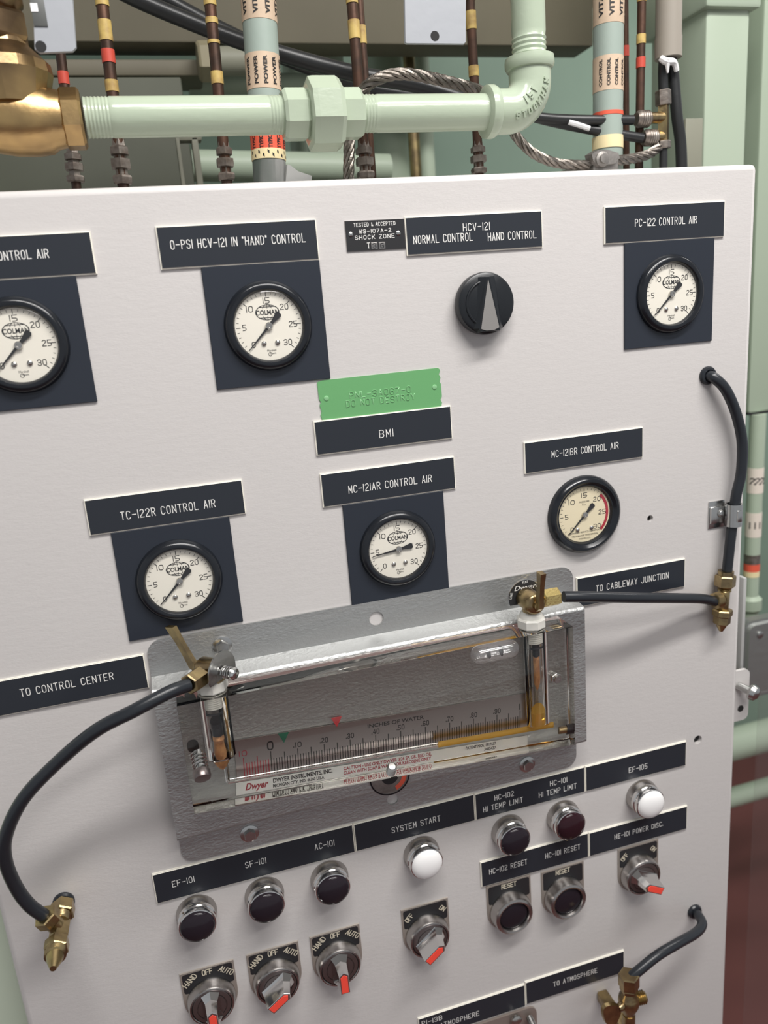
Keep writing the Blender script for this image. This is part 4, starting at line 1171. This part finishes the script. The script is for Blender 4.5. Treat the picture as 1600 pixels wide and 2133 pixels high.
def ctube(a, b, bands, fit, r, label, Y=150, bot=None):
    """a, b: pixels on its axis high and low; bands: (v0, v1, material)"""
    p, q = at(*a, Y), at(*b, Y)
    d = (p - q).normalized()
    base = q + d * ((PT - 3 - q.z) / d.z) if bot is None else q
    top = q + d * ((560 - q.z) / d.z)
    o = thing('copper_tube', base, label, 'tube', 'taped copper tubes above the cabinet')
    m = MB(); m.tube([base, top], r, 14, straight=True); m.build('tube', M['copper'], o)
    pt = lambda v: (lambda t: q + d * ((t.z - q.z) / d.z))(at(a[0] + (b[0] - a[0]) * (v - a[1]) / (b[1] - a[1]), v, Y))
    for v0, v1, mm in bands:
        m = MB(); m.tube([pt(v1), pt(v0)], r * 1.1, 14, straight=True); m.build('tape_band', M[mm], o)
    if fit:
        v0, v1, fr = fit
        z1, z0 = pt(v0), pt(v1)
        m = MB(); L = (z1 - z0).length
        pr = [(fr * .8, 0), (fr * .95, L * .03), (fr, L * .12), (fr * .9, L * .16), (fr * .62, L * .18), (fr * .62, L * .28), (fr * .95, L * .3), (fr, L * .36), (fr * .97, L * .48), (fr * .6, L * .5), (fr * .6, L * .55), (fr * .9, L * .57), (fr * .9, L * .70), (fr * .65, L * .74), (fr * .55, L * .9), (fr * .4, L)]
        m.lathe(pr, z0, z1 - z0, 6); m.build('compression_fitting', M['fitting'], o, angle=20)
    return o


ctube((120, 60), (158, 376), [(150, 176, 'redband')], (298, 380, 9.5), 4.6, 'thin copper tube with a red band right beside the big brass valve')
ctube((212, 0), (256, 378), [(-10, 13, 'yellowband'), (43, 86, 'yellowband'), (104, 132, 'redband'), (168, 192, 'yellowband')], (276, 384, 10.5), 5.8, 'copper tube with yellow and red bands, second from the left')
ctube((437, 0), (472, 372), [(-10, 12, 'yellowband'), (38, 50, 'yellowband'), (85, 92, 'yellowband'), (150, 176, 'yellowband')], (282, 376, 9.5), 5.6, 'copper tube left of the POWER conduit')
ctube((733, 0), (762, 366), [(-10, 8, 'yellowband'), (43, 82, 'yellowband')], (282, 372, 10), 5.6, 'copper tube behind the pipe union, left one of a close pair')
ctube((748, 0), (760, 160), [(54, 92, 'yellowband')], None, 4.6, 'thinner copper tube of the close pair behind the pipe union', Y=180)
ctube((979, 0), (998, 357), [(-8, 2, 'yellowband'), (24, 62, 'yellowband'), (138, 160, 'yellowband')], (284, 362, 9.0), 5.2, 'copper tube with yellow bands between hanging plate and elbow')
ctube((1337, 0), (1333, 240), [(-8, 4, 'yellowband'), (72, 92, 'yellowband'), (120, 142, 'redband')], None, 4.8, 'copper tube with a red band right of the CONTROL conduit', Y=150)
ctube((1302, 0), (1304, 240), [(96, 118, 'redband')], None, 4.0, 'dark thin tube tucked behind the CONTROL conduit', Y=190)

# ================================================================ LABELLED CONDUITS


def conduit(a, b, r, segs, label, texts, Y=150, vb=380):
    p, q = at(*a, Y), at(*b, Y); d = (p - q).normalized()
    base = q + d * ((PT - 3 - q.z) / d.z); top = q + d * ((700 - q.z) / d.z)
    o = thing('labelled_conduit', base, label, 'conduit')
    m = MB(); m.tube([base, top], r, 32, straight=True); m.build('conduit', M['conduit'], o)
    pt = lambda v: (lambda t: q + d * ((t.z - q.z) / d.z))(at(a[0] + (b[0] - a[0]) * (v - a[1]) / (b[1] - a[1]), v, Y))
    for v0, v1, mm, k in segs:
        m = MB(); m.tube([pt(v1), pt(v0)], r * k, 32, straight=True); m.build('label_band' if 'label' in mm else 'collar', M[mm], o)
    A_, B_, _ = MB.frame(d, (0, -1, 0))
    m = MB()
    for (s, v, deg, hw, h) in texts:
        c = pt(v)
        n_ = int(abs(deg[1] - deg[0]) / deg[2]) + 1
        for k in range(n_):
            th0 = deg[0] + k * deg[2]
            # text reads upwards along the conduit
            P = font_text(s, -hw, hw, -h / 2, h, bold=.03) if s[0] != '#' else [[(-hw, -h), (-hw * .2, -h), (hw, h), (hw * .2, h)]]

            def f(x, z, th0=th0):
                th = math.radians(th0) + z / r
                # x along the conduit, z around it
                return c + d * x + (A_ * math.cos(th) - B_ * math.sin(th)) * (r * 1.045)
            m.polys(P, f)
    m.build('lettering', M['ink'], o)
    return o


power_conduit = conduit((538, 0), (563, 375), 17.0, [(-60, 50, 'paperlabel', 1.02), (118, 192, 'paperlabel', 1.02), (277, 316, 'redlabel', 1.03), (315, 336, 'creamlabel', 1.035), (336, 384, 'greybase', 1.0)],
        'vertical conduit with beige POWER label and a red band', [('POWER', 155, (-62, 62, 31), 12.5, 3.8), ('VITAL', 12, (-60, 60, 40), 12, 4.6), ('TYPICAL', 296, (-60, 60, 30), 8.5, 4.0), ('#', 326, (-64, 64, 32), 3.6, 3.2)])
conduit((1268, 0), (1266, 300), 16.6, [(-60, 56, 'paperlabel', 1.02), (122, 194, 'paperlabel', 1.02), (236, 244, 'redlabel', 1.03), (286, 312, 'creamlabel', 1.05)],
        'vertical conduit with beige CONTROL label near the right column', [('CONTROL', 158, (-60, 60, 30), 13.5, 3.6), ('VITAL', 14, (-60, 60, 40), 14, 5), ('#', 299, (-66, 66, 26), 4.0, 3.0)])

# grey plastic sleeve with cables
o = thing('cable_sleeve', at(1392, 0, 150), 'taupe plastic sleeve over cables beside the green column', 'sleeve')
a, b, c = at(1390, -200, 150), at(1391, 78, 150), at(1392, 122, 150)
m = MB(); m.tube([V((c.x, 150, c.z)), V((c.x, 150, b.z))], 15.0, 28, straight=True); m.build('lower_sleeve', M['pvc'], o)
m = MB(); m.tube([V((c.x, 150, b.z - 1)), V((c.x, 150, 560))], 14.4, 28, straight=True); m.build('upper_sleeve', M['pvc'], o)
a = at(1392, 122, 148)
m = MB(); m.tube([at(1376, 121, 142), at(1388, 128, 138), at(1404, 130, 140), at(1410, 148, 142)], 4.2, 8, rf=lambda t: 1 - .5 * abs(t - .4)); m.tube([at(1390, 124, 137), at(1391, 152, 138)], 3.6, 8, rf=lambda t: 1 - .7 * t)
m.build('white_paint_blob', M['whitepaint'], o)
m = MB(); m.tube([at(1383, 118, 150), at(1381, 150, 150), at(1382, 192, 150)], 5.6, 14)
tag(m.build('black_cable', M['cable'], None, at(1382, 190, 150)), 'short black cable from the taupe sleeve down into the brass cross fitting', 'cable')
m = MB(); m.tube([at(1397, 118, 152), at(1403, 160, 152), at(1410, 240, 150), at(1418, 300, 150), V((at(1422, 350, 150).x, 150, PT - 3))], 6.6, 14)
tag(m.build('black_cable', M['cable'], None, at(1420, 340, 150)), 'thick black cable from the taupe sleeve down behind the panel top', 'cable')
# cross fitting
Y = 140
o = thing('brass_cross_fitting', at(1382, 250, Y), 'brass tubing cross with knurled nuts near the right column', 'fitting')
f = lambda u, v: at(u, v, Y)
m = MB(); m.hexn(f(1382, 300), f(1382, 215), 7.2, n=4); m.cyl(f(1382, 245), f(1352, 246), 6.2); m.cyl(f(1382, 285), f(1366, 286), 6.0); m.build('cross_body', M['brass'], o)
m = MB(); m.hexn(f(1382, 220), f(1381, 188), 8.8); m.build('top_nut', M['fitting'], o)
m = MB(); m.hexn(f(1382, 310), f(1382, 294), 8.4); m.build('bottom_nut', M['fitting'], o)
for (u0, u1, v) in ((1352, 1314, 248), (1366, 1334, 287)):
    m = MB(); m.lathe([(8.2, 0), (9.4, 2)] + [(9.4 if k % 2 else 8.8, 3 + k * 1.4) for k in range(9)] + [(7, 17)], f(u0, v), f(u1, v) - f(u0, v), 20); m.build('knurled_nut', M['fitting'], o)
m = MB(); m.tube([f(1382, 308), V((f(1382, 345).x, Y, PT - 3))], 4.6, 12, straight=True); m.build('outlet_tube', M['cable'], o)
for pts, lb in (([at(1060, 236, 170), at(1135, 246, 160), at(1220, 250, 145), at(1318, 250, 140)], 'upper of two black cables ending at the brass cross fitting'),
                ([at(1060, 228, 176), at(1135, 250, 165), at(1230, 270, 148), at(1338, 288, 140)], 'lower paint-smeared black cable ending at the brass cross fitting')):
    m = MB(); m.tube(pts, 5.4, 14); tag(m.build('black_cable', M['cable'], None, pts[-1]), lb, 'cable')
m = MB(); m.tube([at(1185, 254, 147), at(1205, 260, 144), at(1228, 268, 142)], 3.0, 8); tag(m.build('paint_smear', M['whitepaint'], None, at(1205, 260, 144)), 'white paint smear on the lower black cable', 'paint smear')

# big black cables
for pts, rr_, lb in (([at(230, -30, 260), at(300, 5, 255), at(420, 55, 245), at(520, 92, 235), at(640, 128, 225), at(760, 158, 218), at(880, 180, 212), at(1060, 236, 170)], 8.6, 'thick black cable sweeping down across the top left, upper one'),
                     ([at(260, -55, 300), at(330, -10, 298), at(440, 50, 292), at(540, 98, 285), at(640, 140, 275), at(760, 182, 265), at(900, 205, 255), at(1060, 222, 240)], 8.0, 'thick black cable sweeping down across the top left, lower one')):
    m = MB(); m.tube(pts, rr_, 16); tag(m.build('black_cable', M['cable'], None, pts[0]), lb, 'cable')


def rope(pts, r, label, turns=None):
    P = catmull([V(p) for p in pts], 14); acc = 0
    m = MB(); Ts = [(P[min(i + 1, len(P) - 1)] - P[max(i - 1, 0)]).normalized() for i in range(len(P))]
    a, b, _ = MB.frame(Ts[0]); fr = []; s = 0
    for i, p in enumerate(P):
        a = (a - Ts[i] * a.dot(Ts[i])).normalized(); b = Ts[i].cross(a)
        if i: s += (P[i] - P[i - 1]).length
        fr.append((p, a.copy(), b.copy(), s))
    for k in range(6):
        pth = [p + (A * math.cos(2 * PI * k / 6 + s * .11) + B_ * math.sin(2 * PI * k / 6 + s * .11)) * r * .6 for p, A, B_, s in fr]
        m.tube(pth, r * .36, 6, straight=True)
    m.tube([p for p, *_ in fr], r * .4, 6, straight=True)
    return tag(m.build('wire_rope', M['rope'], None, pts[0]), label, 'rope')


rope([V((at(722, 375, 120).x, 120, PT - 3)), at(728, 300, 120), at(738, 230, 118), at(762, 182, 115), at(800, 160, 112), at(850, 155, 112), at(930, 170, 115), at(1010, 195, 125), at(1060, 240, 130)], 6.2, 'twisted wire rope arching over the green pipe')
rope([at(1062, 262, 125), at(1082, 292, 122), at(1115, 322, 120), at(1165, 341, 120), at(1225, 344, 122)], 5.6, 'twisted wire rope hanging from the elbow to the clamp')
rope([at(1270, 335, 122), at(1310, 332, 128), at(1350, 322, 134), at(1372, 306, 138)], 6.0, 'short wire rope from the clamp toward the brass cross fitting')
o = thing('rope_clamp', at(1252, 332, 120), 'grey cast rope clamp with a bolt at the base of the CONTROL conduit', 'clamp')
P = [at(u, v, 118) for u, v in ((1224, 322), (1240, 312), (1262, 312), (1284, 318), (1288, 332), (1276, 346), (1240, 350), (1228, 340))]
m = MB(); m.prism([(p.x, p.z) for p in P], 124, 112, inset=1.5); m.build('clamp_plate', M['galv'], o)
p = at(1254, 332, 112); m = MB(); m.lathe([(8, 0), (8, 2), (5, 3), (5, 6), (0, 6.5)], (p.x, 112, p.z), (0, -1, 0), 20); m.build('bolt', M['galv'], o)
m = MB(); m.box((at(1232, 345, 120).x, 116, PT - 3), (at(1285, 345, 120).x, 200, at(1250, 322, 120).z - 4), bev=2); m.build('foot', M['galv'], o)
# ear at the foot of the POWER conduit
m = MB(); P = [at(u, v, 140) for u, v in ((594, 340), (606, 345), (620, 356), (650, 366), (650, 385), (590, 385))]
m.prism([(p.x, p.z) for p in P], 160, 134, inset=1.5); m.build('foot_ear', M['greybase'], power_conduit)

# ================================================================ BEHIND: DUCT, BOXES, PIPES


def bxpx(name, m_, u0, v0, u1, v1, Y0, Y1, label, cat, bev=3, zt=None, zb=None, parent=None):
    """box whose front face spans the given pixels at depth Y0"""
    a, b = at(u0, v0, Y0), at(u1, v1, Y0)
    a2, b2 = at(u0, v1, Y0), at(u1, v0, Y0)
    x0, x1 = (a.x + a2.x) / 2, (b.x + b2.x) / 2
    z1 = (a.z + b2.z) / 2 if zt is None else zt; z0 = (b.z + a2.z) / 2 if zb is None else zb
    m = MB(); m.box((x0, Y0, z0), (x1, Y1, z1), bev=bev)
    if parent: return m.build(name, m_, parent)
    return tag(m.build(name, m_, None, ((x0 + x1) / 2, (Y0 + Y1) / 2, z0)), label, cat)


bxpx('air_duct', M['olive'], -250, -100, 1236, 90, 540, 600, 'olive painted duct running across the top behind the tubes', 'duct', zt=1500)
bxpx('junction_box', M['olive2'], -200, 160, 392, 385, 520, 600, 'grey olive box behind the brass valve and left tubes', 'box', zb=-150)
bxpx('wall_ledge', M['olive'], -200, 122, 425, 158, 560, 640, 'dark olive ledge above the grey olive box', 'ledge')
o = thing('pipe_coupling', at(480, 120, 535), 'olive hexagon coupling and round pipe stub left of the POWER conduit', 'coupling')
m = MB(); m.hexn(at(412, 128, 535), at(448, 128, 535), 27); m.build('hexagon', mat('olive_brass', (.25, .22, .14), .5), o)
m = MB(); m.cyl(at(446, 128, 535), at(530, 128, 535), 19, n=28); m.build('stub', M['olivelite'], o)
for (u0, v0, u1, v1, Y, rr_, lb) in ((392, 176, 560, 172, 640, 15, 'pale green horizontal pipe right of the grey olive box'), (400, 345, 560, 352, 560, 22, 'pale green horizontal pipe low behind the left tubes'),):
    m = MB(); m.cyl(at(u0, v0, Y), at(u1 + 250, v1, Y), rr_, n=28); tag(m.build('green_pipe', M['greencol'], None, at(u0, v0, Y)), lb, 'pipe')
for (u, w_, Y, mm, lb) in ((680, 36, 680, 'greencol', 'pale green vertical pipe behind the union'), (622, 22, 900, 'greencol', 'far vertical green pipe right of the POWER conduit'), (808, 34, 760, 'greencol', 'broad pale green vertical pipe behind the hanging plate'), (883, 15, 720, 'greencol', 'narrow pale green vertical pipe beside the brass pipe'), (859, 10, 640, 'brass', 'tarnished brass vertical pipe behind the hanging plate')):
    p = at(u, 240, Y); m = MB(); m.cyl((p.x, Y, FLOOR), (p.x, Y, 1480), w_, n=28); tag(m.build('vertical_pipe', M[mm], None, (p.x, Y, FLOOR)), lb, 'pipe')
o = thing('beige_frame', at(392, 330, 400), 'beige angle frame below the green pipe on the left', 'frame')
for (u0, v0, u1, v1, nn) in ((372, 280, 420, 292, 'top_bar'), (405, 285, 418, 385, 'post'), (372, 285, 380, 385, 'post')):
    bxpx(nn, M['olivelite'], u0, v0, u1, v1, 400, 420, None, None, bev=1, parent=o, zb=(FLOOR if nn == 'post' else None))
# diagonal strut
m = MB(); m.tube([at(1120, 112, 600), at(1250, -20, 600)], 12, 4, straight=True); tag(m.build('diagonal_strut', M['olive'], None, at(1120, 112, 600)), 'olive diagonal strut at the top right of the duct', 'strut')
# right column and neighbours
a, b = at(1468, 200, 260), at(1557, 200, 260)
o = thing('green_column', ((a.x + b.x) / 2, 300, FLOOR), 'pale green painted steel column behind the panel at the upper right', 'column')
m = MB(); m.box((a.x, 260, FLOOR), (b.x, 380, 1490), bev=4); m.build('shaft', M['greencol'], o)
c = at(1500, 14, 250); m = MB(); m.box((a.x - 8, 250, c.z), (b.x + 10, 390, c.z + 60), bev=5); m.build('collar', M['greencol'], o)
bxpx('grey_bracket', M['olivelite'], 1428, 246, 1464, 345, 240, 258, 'grey green plate at the foot of the column behind the cables', 'bracket', bev=1, zb=PT - 20)
a = at(1592, 500, 330)
o = thing('green_stanchion', (a.x + 30, 380, FLOOR), 'wide pale green stanchion at the right edge behind the panel', 'column')
m = MB(); sp = at(1590, 858, 330).z
m.box((at(1566, 700, 330).x, 330, sp), (a.x + 120, 520, 1490), bev=5); m.build('upper_casing', M['greencol'], o)
m = MB(); m.box((at(1566, 700, 330).x + 1.5, 332, sp - 3), (a.x + 118, 518, sp + 1), bev=1); m.build('seam', M['dark'], o)
# left lower green column
m = MB(); q = at(46, 2133, 75); m.box((q.x - 320, 75, FLOOR), (at(60, 2050, 75).x - 6, 330, 40), bev=6)
tag(m.build('green_cabinet', mat('light_green_cabinet_paint', (0.66, 0.74, 0.60), .5), None, (q.x - 150, 200, FLOOR)), 'pale green cabinet edge beyond the lower left of the panel', 'cabinet')
# right side banded pipe
Y = 330; p = at(1573, 1050, Y); RR = 12.5
o = thing('banded_pipe', (p.x, Y, FLOOR), 'pale green vertical pipe with white and red bands along the right edge', 'pipe')
m = MB(); m.cyl((p.x, Y + 2, at(1575, 1300, Y).z - 60), (p.x, Y + 2, sp - 3), RR, n=28); m.build('pipe', M['greencol'], o)
zq = lambda v: at(1573, v, Y).z
for v0, v1, mm, nm in ((974, 1026, 'paperlabel', 'label_band'), (1066, 1116, 'paperlabel', 'label_band'), (1153, 1172, 'fitting', 'dark_band'), (1172, 1187, 'redlabel', 'red_band'), (1187, 1198, 'creamlabel', 'striped_band')):
    m = MB(); m.cyl((p.x, Y + 2, zq(v1)), (p.x, Y + 2, zq(v0)), RR * 1.03, n=28); bnd = m.build(nm, M[mm] if nm != 'label_band' else mat('pale_label', (.72, .64, .56), .6), o)
    if nm == 'label_band':
        m = MB(); zc_ = (zq(v0) + zq(v1)) / 2
        for ph in (-60, -25, 10, 45):
            t = math.radians(ph)
            for P in stroke_text('2' if v0 < 1000 else 'I', -3 if v0 < 1000 else -1, 3 if v0 < 1000 else 1, -5, 10, 1.8):
                m.poly([(p.x + RR * 1.06 * math.sin(t + x / RR), Y + 2 - RR * 1.06 * math.cos(t + x / RR), zc_ + z) for x, z in P])
        m.build('lettering', M['ink'], bnd)
m = MB()
m.lathe([(RR, 0), (RR * 1.5, 4), (RR * 1.5, 16), (RR * 1.1, 22), (RR * 1.1, 60), (RR * 1.5, 66), (RR * 1.5, 84), (RR, 90)], (p.x, Y + 2, zq(1305) - 30), (0, 0, 1), 28); m.build('coupling', M['greencol'], o)
# cast conduit box
a, b = at(1556, 1300, 250), at(1640, 1440, 250)
o = thing('conduit_box', ((a.x + b.x) / 2, 270, a.z), 'cast aluminium conduit box at the right edge beside the panel', 'box')
m = MB(); m.prism(rrect(a.x, b.z, b.x + 30, a.z, 16), 272, 256, inset=0); m.build('box_body', M['alum'], o)
m = MB(); m.prism(rrect(a.x + 4, b.z + 4, b.x + 26, a.z - 4, 13), 256, 250, inset=2); m.build('cover', M['alum'], o)
c = at(1583, 1322, 250); m = MB(); m.lathe([(6, 0), (5.6, 3), (0, 4)], (c.x, 251, c.z), (0, -1, 0), 16); m.build('screw', M['steel'], o)
# small screw and ear on the right of the panel
c = at(1561, 1434, 120)
m = MB(); m.cyl((PR - 1, 20, c.z), (PR - 1, 20, c.z), 1) if False else None
m = MB(); e0, e1 = at(1541, 1437, 30), at(1541, 1447, 30)
m.lathe([(5, -14), (5, 0), (9, 1), (10.5, 4), (9, 9), (5, 12), (0, 12.6)], (at(1560, 1437, 24).x, 24, e0.z), (.45, -.85, -.2), 24)
tag(m.build('side_screw', M['steel'], None, (PR + 4, 26, e0.z)), 'domed screw sticking out over the grey ear at the right side of the panel', 'screw')
e0, e1 = at(1545, 1396, 36), at(1545, 1500, 36)
m = MB(); m.prism(rrect(PR - 8, e1.z, at(1560, 1450, 36).x, e0.z, 8, 5), 40, 36); hc = at(1543, 1476, 35.8)
ear = tag(m.build('hinge_ear', M['panel'], None, (PR, 38, e0.z)), 'grey rounded ear on the right side of the panel', 'bracket')
ear['_o'] = (PR, 38, e0.z)
m = MB(); m.poly([(x, 35.8, z) for x, z in disc(hc.x, hc.z, 4.5, 20)]); m.build('ear_hole', M['dark'], ear)
c = at(1573, 1300, 60); m = MB(); m.box((at(1546, 1300, 44).x, 44, at(1545, 1392, 50).z), (at(1553, 1300, 44).x, 56, at(1550, 1200, 50).z), bev=1.5)
tag(m.build('steel_channel', M['greybase'], None, (PR + 8, 50, at(1545, 1392, 50).z)), 'narrow grey steel channel along the right side of the panel above the ear', 'channel')
# green horizontal pipes low right
for (v, Y, rr_, lb) in ((1540, 700, 38, 'thick pale green horizontal pipe right of the panel, below the cast box'), (1650, 700, 23, 'thinner pale green horizontal pipe right of the panel above the red floor')):
    c = at(1560, v, Y); m = MB(); m.cyl((c.x - 120, Y, c.z - 3), (c.x + 300, Y, c.z + 3), rr_, n=32); tag(m.build('green_pipe', M['greencol'], None, c), lb, 'pipe')
# clear sheet standing right of the panel
c0, c1 = at(1553, 1450, 40), at(1549, 2133, 40)
m = MB(); m.box((c1.x + 2, 40, FLOOR), (c1.x + 260, 44, c0.z), bev=.8)
tag(m.build('clear_plastic_sheet', M['sheet'], None, (c1.x + 130, 42, FLOOR)), 'clear plastic sheet standing right of the panel in front of the red floor', 'sheet')

for ob in bpy.data.objects:
    if '_o' in ob: del ob['_o']
